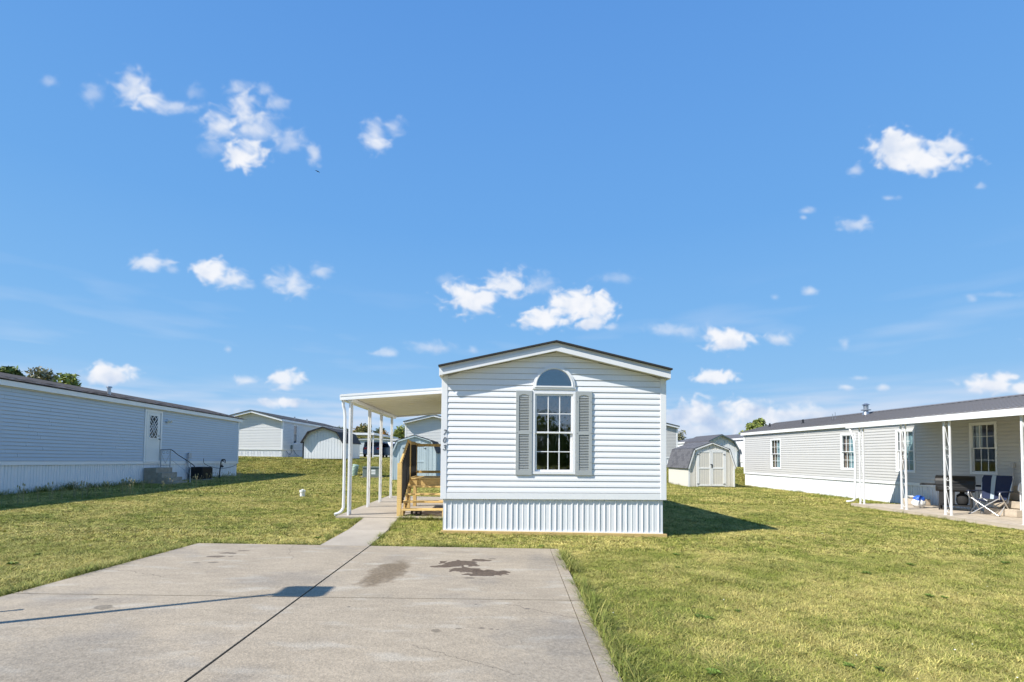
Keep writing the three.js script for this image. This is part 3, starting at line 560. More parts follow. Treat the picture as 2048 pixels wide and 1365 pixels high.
{
  const c = thing('carport', 'white flat carport roof on scroll posts beside the home numbered 703', 'carport', [-3.31, .07, -11.62]);
  const len = 5.4, y = (x) => 2.83 + .082 * x - .07, x0 = -.2, x1 = 2.345; // x from the outer beam to the home
  const sheet = (a, b, up, th, z, d, m, nm) => part(nm, extrude([[a, y(a) + up - th], [b, y(b) + up - th], [b, y(b) + up], [a, y(a) + up]], d, z), m, c);
  sheet(x0 + .03, x1, 0, .03, -len + .02, len - .04, M.panelCream, 'roof_panel');
  const rf = c.children[c.children.length - 1];
  for (let k = 1; k < 13; k++) part('panel_seam', extrude([[x0 + .12, y(x0 + .12) - .036], [x1 - .02, y(x1 - .02) - .036], [x1 - .02, y(x1 - .02) - .0305], [x0 + .12, y(x0 + .12) - .0305]], .012, -len + k * len / 13), M.panelCream, rf);
  for (const [z, nm] of [[-.02, 0], [-len - .005, 1]]) { // three-step moulded fascia, front and back
    sheet(x0, x1, .055, .05, z, .03, M.trimWhite, 'fascia'); sheet(x0 + .002, x1, .0045, .045, z, .022, M.trimWhite, 'fascia'); sheet(x0 + .004, x1, -.041, .042, z, .034, M.trimWhite, 'fascia');
  }
  part('gutter', extrude([[x0 - .03, y(x0) - .075], [x0 + .075, y(x0) - .075], [x0 + .075, y(x0) - .062], [x0 - .012, y(x0) - .062], [x0 - .014, y(x0) + .05], [x0 - .04, y(x0) + .05]], len - .09, -len + .03), M.trimWhite, c);
  part('beam', box(-.055, .055, y(0) - .125, y(0) - .037, -len + .03, -.06, .006), M.trimWhite, c);
  for (const z of [-11.79, -13.57, -14.98, -16.54]) postPair(c, 0, z + 11.62, -.045, y(0) - .126);
  part('downspout', merge([tube([[-.17, y(x0) - .08, -.12], [-.17, y(x0) - .2, -.13], [-.14, y(x0) - .32, -.14], [-.125, 1.5, -.14], [-.125, .3, -.14], [-.13, .16, -.13], [-.2, .07, -.08], [-.29, .04, -.02]], .034, 40, 8)]), M.trimWhite, c);
}
{ // timber steps up to the side door
  const s = thing('wooden_steps', 'new yellow timber steps and landing with railing under the carport', 'steps', [-2.13, .055, -11.7]);
  const wd = 1.12, tread = [.175, .335, .495, .665], ws = [M.wood, M.wood2];
  const stick = (nm, a, m = M.wood) => part(nm, box(...a, .005), m, s);
  stick('post', [-.07, .025, 0, 1.24, -.095, 0]); stick('post', [-.055, .035, .02, 1.80, -1.29, -1.2], M.wood2); stick('post', [-.055, .035, .0, 1.775, -2.36, -2.27], M.wood2);
  stick('post', [wd - .1, wd - .01, .0, .50, -.16, -.07], M.wood2); stick('post', [wd - .1, wd - .01, 0, .78, -1.29, -1.2], M.wood2); stick('post', [wd - .1, wd - .01, 0, 1.775, -2.36, -2.27], M.wood2);
  // notched stringers
  for (const x of [.036, wd - .145]) { const P = [[0, .0], [0, tread[0] - .04]]; tread.forEach((t, i) => { P.push([-.26 * (i + 1), t - .04]); if (i < 3) P.push([-.26 * (i + 1), tread[i + 1] - .04]); }); P.push([-1.04, .80], [-1.2, .80], [-1.2, .58], [-.2, 0]); const g = extrude(P.map(([z, y]) => [-z, y]).reverse(), .038, 0); g.rotateY(Math.PI / 2); part('stringer', g, M.wood2, s, [x, 0, 0]); }
  tread.forEach((t, i) => { for (const k of [0, 1]) part('tread', box(i ? -.0 : .03, wd - .02, t - .037, t, -.13 - .26 * i - k * .135, -.002 - .26 * i - k * .135, .004), ws[(i + k) % 2], s); });
  for (let k = 0; k < 9; k++) part('deck_board', box(-.05, wd + .0, .815, .85, -1.085 - .145 * (k + 1) + .008, -1.085 - .145 * k, .004), ws[k % 2], s);
  stick('joist', [-.05, wd, .63, .812, -1.14, -1.1], M.wood2); stick('joist', [-.05, wd, .63, .812, -2.40, -2.362], M.wood2); stick('joist', [-.05, -.012, .63, .812, -2.36, -1.295], M.wood2); stick('joist', [wd - .145, wd - .107, .63, .812, -2.36, -1.14], M.wood2);
  // rails
  part('handrail', bar([-.02, 1.215, -.1], [-.02, 1.79, -1.2], .038, .09), M.wood2, s); part('lower_rail', bar([-.02, .36, -.1], [-.02, .95, -1.2], .038, .07), M.wood2, s);
  stick('handrail', [-.04, 0, 1.70, 1.79, -2.27, -1.29], M.wood2); stick('lower_rail', [-.04, 0, .93, 1.0, -2.27, -1.29], M.wood2);
  stick('handrail', [.036, wd - .1, 1.67, 1.745, -2.34, -2.30], M.wood2); stick('lower_rail', [.036, wd - .1, .93, 1.0, -2.34, -2.30], M.wood2); stick('post_cap', [.05, .12, 1.66, 1.76, -2.30, -2.262], M.wood2);
  for (let k = 0; k < 9; k++) { const z = -.2 - k * .11, yb = lerp(.34, .93, (-z - .1) / 1.1); part('baluster', box(.001, .036, yb - .1, yb + .86, z - .018, z + .018, .003), M.blackMatte, s); }
  for (let k = 0; k < 8; k++) { const z = -1.39 - k * .115; part('baluster', box(.002, .036, .86, 1.7, z - .018, z + .018, .003), M.blackMatte, s); }
  const b = thing('concrete_block', 'small dark concrete block lying under the lowest timber step', 'block', [-1.78, .068, -11.92]);
  part('block_body', extrude([[-.12, 0], [.12, 0], [.12, .11], [-.12, .11]], .16, -.08, [[[-.09, .02], [-.09, .09], [-.015, .09], [-.015, .02]], [[.015, .02], [.015, .09], [.09, .09], [.09, .02]]]), M.blackMatte, b);
}

// ---------------------------------------------------------------- the neighbour on the left
SLOT = .017;
const leftHome = mobileHome('mobile_home', 'long pale grey mobile home with diamond-grille door and concrete steps', {
  X: -16.51, Z: -9.5, len: 19.3, base: .235, s0: .92, yE: 3.435, slope: .24, siding: M.vinylGrey, roof: M.shingleDark, tilt: -.0113, frieze: true, sides: 'r', skirtY: [.0, .0], skirtFall: .25, ovE: .12,
  right: [{ x0: 11.62, x1: 12.72, y0: .965, y1: 3.19 }],
});
{
  const { xe, rt, rf, hw } = leftHome.o, sl = Math.atan(.24), n = 16, D = xe / Math.cos(sl); // shingle courses on the slope that shows
  for (let k = 0; k < n; k++) { const g = cached('course', () => { const P = [], segs = 64, q = box(0, D / n + .03, 0, .009, -19.9, .23); return q; }); const m = part('shingle_course', g, [M.shingleDark, M.shingleMid, M.shingleDark][k % 3], rf, [xe - (k + 1) * D / n * Math.cos(sl), yTop(k), 0]); m.rotation.z = -sl - .012; }
  function yTop(k) { return rt(xe - (k + 1) * D / n * Math.cos(sl)) + .004; }
  // laminated tabs scattered over the courses
  const tabs = [cached('tabA', () => box(0, .15, 0, .007, -.16, .16)), cached('tabB', () => box(0, .15, 0, .007, -.1, .1))];
  for (let k = 0; k < 280; k++) { const c = Math.floor(rr(0, 7)), z = rr(-19.2, -2); const m = part('shingle', tabs[k % 2], [M.shingleMid, M.shingleBlack, M.shingleGrey2][k % 3], rf, [xe - (c + 1) * D / n * Math.cos(sl) , yTop(c) + .0095, z]); m.rotation.z = -sl - .012; }
  const d = part('door', box(-.42, .42, 1.03, 3.12, -.01, .03, .005), M.doorWhite, leftHome, [hw, 0, -12.17]); d.rotation.y = Math.PI / 2;
  const fr = (a, b, c, e, t, z0, z1) => merge([box(a, b, e - t, e, z0, z1, .004), box(a, b, c, c + t, z0, z1, .004), box(a, a + t, c + t, e - t, z0, z1, .004), box(b - t, b, c + t, e - t, z0, z1, .004)]);
  part('door_frame', fr(-.545, .545, .96, 3.19, .09, -.03, .045), M.trimWhite, d); part('threshold', box(-.43, .43, 1.0, 1.028, .0, .06, .004), M.alu, d);
  part('grille_frame', fr(-.27, .27, 1.98, 2.98, .035, .031, .046), M.trimWhite, d); part('door_glass', box(-.24, .24, 2.01, 2.95, .031, .034), M.carGlass, d);
  const gr = []; const P = (u, v) => [lerp(-.235, .235, u), lerp(2.015, 2.945, v), .046];
  for (const [a, b] of [[[0, .0], [1, .62]], [[1, 0], [0, .62]], [[0, .38], [1, 1]], [[1, .38], [0, 1]], [[0, .2], [.5, .5]], [[1, .2], [.5, .5]], [[0, .8], [.5, .5]], [[1, .8], [.5, .5]], [[.25, .15], [.5, 0]], [[.75, .15], [.5, 0]], [[.25, .85], [.5, 1]], [[.75, .85], [.5, 1]]]) gr.push(bar(P(...a), P(...b), .024, .014));
  part('diamond_grille', merge(gr), M.trimWhite, d);
  part('handle', merge([new THREE.SphereGeometry(.035, 12, 8).translate(.36, 1.98, .09), cyl(.03, .03, .06, 10).rotateX(Math.PI / 2).translate(.36, 1.98, .03), box(.33, .39, 2.08, 2.16, .03, .05, .004)]), M.steel, d);
  const lt = thing('wall_lamp', 'small twin outdoor lamp on the grey wall beside the diamond-grille door', 'lamp', [-14.37, 2.86, -22.62], Math.PI / 2);
  part('back_plate', cyl(.06, .06, .025, 16).rotateX(Math.PI / 2), M.doorWhite, lt, [0, 0, .018]);
  for (const s of [-1, 1]) part('lamp_head', merge([cyl(.05, .035, .14, 14).rotateX(.9).translate(s * .09, -.02, .06), rod([0, 0, .04], [s * .09, -.0, .08], .012)]), M.doorWhite, lt);
  const pipe = thing('vent_pipe', 'grey metal vent pipe with cap on the grey home roof', 'vent', [-15.1, 3.62, -20.2]);
  part('pipe', cyl(.06, .06, .42, 14), M.steel, pipe); part('cap', cyl(.1, .09, .05, 14), M.steel, pipe, [0, .41, 0]); part('flashing', cyl(.16, .08, .1, 14), M.steel, pipe);
}
{ // precast steps with an iron rail
  const s = thing('concrete_steps', 'weathered concrete steps below the diamond-grille door', 'steps', [-14.345, .2, -21.72]);
  part('landing', box(0, .5, -.1, .66, -.52, .52, .012), M.concreteOld, s);
  [[.5, .72, .46], [.72, .94, .26], [.94, 1.16, .09]].forEach(([a, b, h]) => part('tread', box(a, b, -.1, h, -.5, .5, .012), M.concreteOld, s));
  const r = thing('iron_railing', 'pale scrolled iron railing on the weathered concrete steps', 'railing', [-13.9, .2, -22.16]); // x runs out from the wall
  for (const [x, y0, y1] of [[-.4, .66, 1.42], [.0, .66, 1.42], [.86, -.02, .86]]) part('post', box(x - .015, x + .015, y0, y1, -.015, .015), M.iron, r);
  part('top_rail', tube([[-.44, 1.42, 0], [-.2, 1.42, 0], [.03, 1.42, 0], [.3, 1.22, 0], [.86, .86, 0], [1.02, .72, 0], [1.03, .6, 0], [.94, .56, 0], [.87, .62, 0]], .016, 50, 6), M.blackMatte, r);
  part('lower_rail', rod([0, 1.02, 0], [.86, .36, 0], .009), M.iron, r); part('bottom_bar', rod([-.4, .74, 0], [0, .74, 0], .009), M.iron, r);
  const sc = []; for (const c of [-.29, -.11]) { const q = []; for (let k = 0; k <= 16; k++) { const a = k / 16 * 7, e = .075 * (1 - .55 * k / 16); q.push([c + e * Math.cos(a) * (c > -.2 ? 1 : -1), 1.3 + e * Math.sin(a), 0]); } sc.push(tube(q, .008, 40, 4)); } sc.push(rod([-.38, 1.25, 0], [-.2, .84, 0], .008), rod([-.02, 1.25, 0], [-.2, .84, 0], .008));
  part('scrollwork', merge(sc), M.iron, r);
}
{
  const a = thing('air_conditioner', 'black finned outdoor air conditioner against the white skirt of the grey home', 'air conditioner', [-13.95, .22, -24.55]);
  part('cabinet', box(-.32, .32, .03, .58, -.42, .42, .04), M.blackMatte, a); part('base_pad', box(-.4, .4, -.06, .03, -.5, .5, .01), M.concreteOld, a); part('top_cap', box(-.335, .335, .58, .61, -.435, .435, .012), M.black, a);
  for (let k = 0; k < 16; k++) part('fin', box(.321, .334, .07, .55, -.39 + k * .051, -.385 + k * .051 + .012), M.black, a);
  for (let k = 0; k < 14; k++) part('fin', box(-.28 + k * .042, -.27 + k * .042 + .004, .07, .55, .421, .433), M.black, a);
  const e = thing('utility_box', 'small pale utility box with conduit on the grey siding above the air conditioner', 'utility box', [-14.34, 1.3, -24.2], Math.PI / 2);
  part('cover', box(-.1, .1, -.05, .2, 0, .09, .012), M.iron, e); part('conduit', merge([rod([-.1, -.05, .05], [-.1, -.75, .05], .022), rod([-.16, .1, .04], [-.16, -.7, .06], .012), box(-.17, -.05, -.28, -.12, .02, .09, .01)]), M.iron, e);
  const gm = thing('gas_meter', 'dark bent gas riser pipe with regulator beside the grey home skirt', 'gas meter', [-14.05, .2, -26.45]);
  part('riser', tube([[0, 0, .1], [0, .5, .02], [0, .86, -.06], [0, .96, -.16], [0, .93, -.24], [0, .84, -.25]], .028, 30, 8), M.blackMatte, gm); part('regulator', merge([new THREE.SphereGeometry(.085, 14, 10).scale(1, .55, 1).translate(0, .6, -.14), cyl(.03, .03, .14, 10).translate(0, .56, -.14), rod([0, .58, 0], [0, .58, -.14], .02)]), M.blackMatte, gm);
  part('outlet', tube([[0, .9, -.14], [0, .97, -.28], [0, .94, -.42], [0, .78, -.44]], .026, 20, 8), M.blackMatte, gm);
  const cb = thing('cable', 'thin dark cable sagging along the white skirt of the grey home', 'cable', [-14.26, 0, 0]);
  part('strand', tube([[0, 1.22, -25.3], [0, 1.02, -25.32], [0, .86, -25.7], [.03, .72, -26.5], [.03, .70, -27.2], [.01, .78, -28.1], [0, .93, -28.75]], .012, 50, 5), M.blackMatte, cb);
}

// ---------------------------------------------------------------- the neighbour on the right
const RX = 15.6, RZ = -9.5, RL = 20.9, wz = (z) => z - (RZ - RL);
const teal = [[0, .34, M.curtainBrown], [.34, 1, M.curtainTeal]];
const rw = [[-27.43, -26.45, .87, 2.54], [-21.79, -20.86, .98, 2.58], [-18.73, -17.85, .98, 2.6], [-15.73, -14.84, 1.02, 2.68]];
const rightHome = mobileHome('mobile_home', 'beige mobile home with grey ribbed metal roof and white porch', {
  X: RX + 2.14, Z: RZ, len: RL, base: -.215, s0: .73, yE: 3.26, slope: .27, ovE: .12, siding: M.vinylBeige, roof: M.metalRoof, sides: 'lb', skirtY: [0, 0],
  left: rw.map(([a, b, c, d]) => ({ x0: wz(a), x1: wz(b), y0: c + .215, y1: d + .215 })),
});
rw.forEach(([a, b, c, d], i) => windowUnit(rightHome, { x0: wz(a), x1: wz(b), y0: c + .215, y1: d + .215, p: [-2.14, 0, -RL], rot: -Math.PI / 2, cas: .06, curtain: i === 3 ? [[0, .3, M.vinylPale, .5, 1]] : teal, glassM: glassDim }));
{
  const { xe, rt, rf } = rightHome.o, sl = Math.atan(.27), D = xe / Math.cos(sl), g = cached('rib', () => { const q = box(0, D, 0, .02, -.014, .014); q.rotateZ(sl); return q; });
  for (let z = -RL - .15; z < .2; z += .2286) part('rib', g, M.metalRoof, rf, [-xe, rt(xe) + .0005, z]);
  part('ridge_cap', extrude([[-.16, rt(.16) + .022], [0, rt(0) + .03], [.16, rt(.16) + .022], [.16, rt(.16) + .03], [0, rt(0) + .04], [-.16, rt(.16) + .03]], RL + .42, -RL - .2), M.metalRoof, rf);
  const ch = thing('roof_chimney', 'galvanised metal chimney with cap on the grey ribbed roof', 'chimney', [17.25, 3.42, -22.4]);
  part('base', cyl(.17, .12, .22, 14), M.steel, ch); part('pipe', cyl(.1, .1, .42, 14), M.steel, ch, [0, .12, 0]); part('collar', cyl(.2, .2, .035, 16), M.steel, ch, [0, .3, 0]); part('cap', cyl(.17, .06, .07, 16), M.steel, ch, [0, .55, 0]); part('cap_stay', merge([0, 1, 2].map((k) => rod([.09 * Math.cos(k * 2.1), .4, .09 * Math.sin(k * 2.1)], [.12 * Math.cos(k * 2.1), .57, .12 * Math.sin(k * 2.1)], .008))), M.steel, ch);
  for (const [z, lab] of [[-29.2, 'small black roof vent beside the far gable of the grey ribbed roof'], [-26.0, 'small black roof vent between the chimney and another vent on ribbed roof']]) { const v = thing('roof_vent', lab, 'vent', [16.55, 3.27, z]); part('pipe', cyl(.045, .045, .28, 12), M.black, v); part('flashing', cyl(.14, .05, .13, 14), M.black, v); }
  const an = thing('roof_antenna', 'thin metal vent stub with twin prongs on the grey ribbed roof', 'vent', [16.7, 3.31, -23.8]);
  part('base', cyl(.16, .1, .07, 12), M.black, an); part('prong', rod([0, 0, .1], [0, .42, .1], .012), M.steel, an); part('prong', rod([0, 0, -.08], [0, .36, -.08], .012), M.steel, an);
}
{ // porch
  const c = thing('porch', 'white porch roof on scroll posts along the beige mobile home', 'porch', [13.0, -.1, -17.7]);
  const len = 8.7, y = (x) => 2.85 + .1 * x; // x towards the home
  const sheet = (a, b, up, th, z, d, m, nm) => part(nm, extrude([[a, y(a) + up - th], [b, y(b) + up - th], [b, y(b) + up], [a, y(a) + up]], d, z), m, c);
  sheet(-.1, 2.44, -.02, .04, .02, len - .04, M.panelCream, 'roof_panel');
  for (const [a, h, t] of [[0, .055, .03], [-.052, .05, .022], [-.10, .062, .034]]) part('fascia', box(-.15, -.15 + t + .02, y(0) + a - h - .01, y(0) + a - .012 + .0, 0, len, .004), M.trimWhite, c);
  sheet(-.1, 2.44, .01, .15, -.02, .02, M.trimWhite, 'end_fascia');
  part('beam', box(-.05, .05, y(0) - .16, y(0) - .062, .03, len - .02, .005), M.trimWhite, c);
  for (const z of [-17.12, -15.33, -13.80, -11.68, -10.0]) postPair(c, 0, z + 17.7, -.0, y(0) - .161, .18, M.trimWhite, 3);
  part('downspout', tube([[-.1, y(0) - .14, .13], [-.09, y(0) - .3, .2], [-.06, 2.2, .3], [-.06, .25, .3], [-.06, .12, .28], [-.1, .05, .12], [-.14, .03, .0]], .036, 40, 8), M.trimWhite, c);
}
{
  const PT = -.12; // top of the pad
  const g = thing('barbecue_grill', 'black gas barbecue grill with side shelves on the porch slab', 'grill', [14.7, PT, -15.35], .75);
  part('firebox', extrude([[-.28, .72], [-.24, .6], [.24, .6], [.28, .72], [.28, .82], [-.28, .82]].map(([x, y]) => [x, y]), .9, -.45, [], .01), M.black, g);
  const lid = []; for (let k = 0; k <= 10; k++) { const a = Math.PI * k / 10; lid.push([.29 * Math.cos(a), .83 + .25 * Math.sin(a) ** .8]); } part('lid', extrude(lid, .92, -.46, [], .012), M.black, g);
  part('lid_handle', merge([rod([-.34, .9, -.28], [-.34, .9, .28], .014), rod([-.27, .9, -.25], [-.34, .9, -.25], .01), rod([-.27, .9, .25], [-.34, .9, .25], .01)]), M.blackMatte, g);
  for (const s of [-1, 1]) part('side_shelf', box(-.23, .23, .77, .815, s > 0 ? .48 : -.86, s > 0 ? .86 : -.48, .012), M.blackMatte, g);
  for (const x of [-.2, .2]) for (const z of [-.36, .36]) part('leg', bar([x * 1.1, .0, z * 1.05], [x, .62, z], .04), M.blackMatte, g);
  part('bottom_shelf', box(-.23, .23, .14, .17, -.4, .4, .008), M.blackMatte, g); part('front_panel', box(-.235, -.21, .2, .6, -.38, -.0, .005), M.blackMatte, g); part('control_panel', box(-.3, -.27, .64, .74, -.4, .4, .006), M.black, g);
  for (const z of [-.36, .36]) part('wheel', merge([new THREE.TorusGeometry(.085, .022, 8, 18), cyl(.03, .03, .04, 10).rotateX(Math.PI / 2).translate(0, 0, -.02)]).translate(.25, .1, z), M.tyre, g);
  part('gas_bottle', new THREE.LatheGeometry([[0, .0], [.1, 0], [.14, .05], [.15, .15], [.14, .3], [.06, .37], [.06, .42], [0, .42]].map((p) => new THREE.Vector2(...p)), 18).translate(.02, .172, .16), M.blackMatte, g);

  const c = thing('camping_chair', 'navy blue folding camping chair with silver crossed legs', 'chair', [14.55, PT, -14.1], -1.2); c.scale.setScalar(1.12); // faces its own +z
  const back = (x0, x1, m, dz) => { const pos = [], uv = [], nx = 6, ny = 8, f = (u, v) => { const wd = lerp(.5, .66, v) * (1 - .12 * Math.max(0, v - .85) / .15), x = lerp(-wd / 2, wd / 2, u), s = Math.sin(Math.PI * u); return [x, .40 + .62 * v, -.2 - .2 * v - .05 * s * (1 - .3 * v) + dz]; }; for (let i = 0; i < nx; i++) for (let j = 0; j < ny; j++) { const U = (k) => lerp(x0, x1, k / nx), q = [f(U(i), j / ny), f(U(i + 1), j / ny), f(U(i + 1), (j + 1) / ny), f(U(i), (j + 1) / ny)]; for (const k of [0, 1, 2, 0, 2, 3]) { pos.push(...q[k]); uv.push(q[k][0], q[k][1]); } } const g = new THREE.BufferGeometry(); g.setAttribute('position', new THREE.Float32BufferAttribute(pos, 3)); g.setAttribute('uv', new THREE.Float32BufferAttribute(uv, 2)); g.computeVertexNormals(); const g2 = g.clone().translate(0, 0, -.012); const m2 = merge([g, g2]); return part(m === M.navy ? 'backrest' : 'backrest_stripe', m2, m, c); };
  back(0, 1, M.navy, 0); back(.30, .44, M.stripe, .004);
  { const pos = [], uv = [], f = (u, v) => [lerp(-.25, .25, u), .42 - .06 * Math.sin(Math.PI * u) - .04 * (1 - v), lerp(-.2, .27, v)]; for (let i = 0; i < 6; i++) for (let j = 0; j < 5; j++) { const q = [f(i / 6, j / 5), f((i + 1) / 6, j / 5), f((i + 1) / 6, (j + 1) / 5), f(i / 6, (j + 1) / 5)]; for (const k of [0, 2, 1, 0, 3, 2]) { pos.push(...q[k]); uv.push(q[k][0], q[k][2]); } } const g = new THREE.BufferGeometry(); g.setAttribute('position', new THREE.Float32BufferAttribute(pos, 3)); g.setAttribute('uv', new THREE.Float32BufferAttribute(uv, 2)); g.computeVertexNormals(); part('seat', merge([g, g.clone().translate(0, -.01, 0)]), M.navy, c); }
  const leg = (a, b) => part('leg', rod(a, b, .013, 8), M.alu, c);
  leg([-.3, 0, .3], [.28, .44, .28]); leg([.3, 0, .3], [-.28, .44, .28]); leg([-.3, 0, -.28], [.27, .42, -.22]); leg([.3, 0, -.28], [-.27, .42, -.22]);
  for (const s of [-1, 1]) { leg([s * .31, .0, -.3], [s * .3, .58, .26]); leg([s * .31, 0, .32], [s * .28, .42, -.2]); part('back_post', rod([s * .28, .3, -.17], [s * .31, 1.0, -.41], .012), M.alu, c); part('armrest', merge([box(s * .32 - .045, s * .32 + .045, .6, .625, -.28, .3, .01)]), M.navy, c); part('arm_front', tube([[s * .3, .42, .28], [s * .32, .55, .31], [s * .32, .6, .28]], .014, 10, 6), M.alu, c); for (const z of [.31, -.29]) part('foot', new THREE.SphereGeometry(.022, 8, 6).scale(1, .6, 1).translate(s * .31, .012, z), M.blackMatte, c); }

  const st = thing('precast_steps', 'tan concrete porch steps with white handrail by the camping chair', 'steps', [14.62, PT, -13.9]);
  [[.2, 0], [.42, .3], [.64, .6]].forEach(([h, x]) => { part('tread', box(x, 1.0, h - .2 - (x ? 0 : 0) + (x ? .0 : 0), h, -.47, .47, .012), M.concreteWarm, st); });
  part('landing', box(.9, 1.0, .64, .84, -.47, .47, .012), M.concreteWarm, st);
  part('handrail', merge([tube([[.1, .75, .44], [.14, .92, .44], [.3, 1.04, .44], [.95, 1.5, .44]], .02, 24, 8), rod([.16, .2, .44], [.16, .93, .44], .018), tube([[.1, .75, .44], [.2, .7, .44], [.9, 1.16, .44]], .016, 20, 8)]), M.trimWhite, st);
  const b = thing('plastic_bag', 'crumpled blue and white plastic bag beside the barbecue grill', 'bag', [14.15, PT, -16.1]);
  const lump = (rx, ry, rz, sd, n = 24) => { const g = new THREE.SphereGeometry(1, n, 16), p = g.attributes.position; for (let i = 0; i < p.count; i++) { const x = p.getX(i), y = p.getY(i), z = p.getZ(i), k = 1 + .35 * fbm3(x * 2.2 + sd, y * 2.2, z * 2.2, 3); p.setXYZ(i, x * rx * k, Math.max(0, (y * k + .95) * ry), z * rz * k); } g.computeVertexNormals(); return g; };
  part('body', lump(.2, .16, .18, 3), M.labelWhite, b); part('top_fold', lump(.17, .12, .15, 8), M.bagBlue, b, [.02, .17, 0]);
  const bk = thing('block_step', 'tan concrete block step standing at the white skirt under the porch', 'step', [15.0, PT, -17.2]);
  part('block_body', box(-.3, .3, 0, .2, -.28, .28, .012), M.concreteWarm, bk);
  const bs = thing('white_basin', 'shallow white basin resting on the tan concrete block step', 'basin', [15.0, PT + .2, -17.2]);
  part('bowl', new THREE.LatheGeometry([[0, .01], [.13, .0], [.22, .08], [.235, .085], [.235, .095], [.21, .09], [.12, .02], [0, .02]].map((p) => new THREE.Vector2(...p)), 24), M.labelWhite, bs);
  const cd = thing('wall_conduit', 'grey electrical conduit with outlet on beige siding beside the porch steps', 'conduit', [15.57, .3, -14.35], -Math.PI / 2);
  part('pipe', rod([0, 0, .04], [0, .95, .04], .022), M.iron, cd); part('outlet_box', box(-.05, .05, .95, 1.1, .0, .07, .01), M.iron, cd);
}

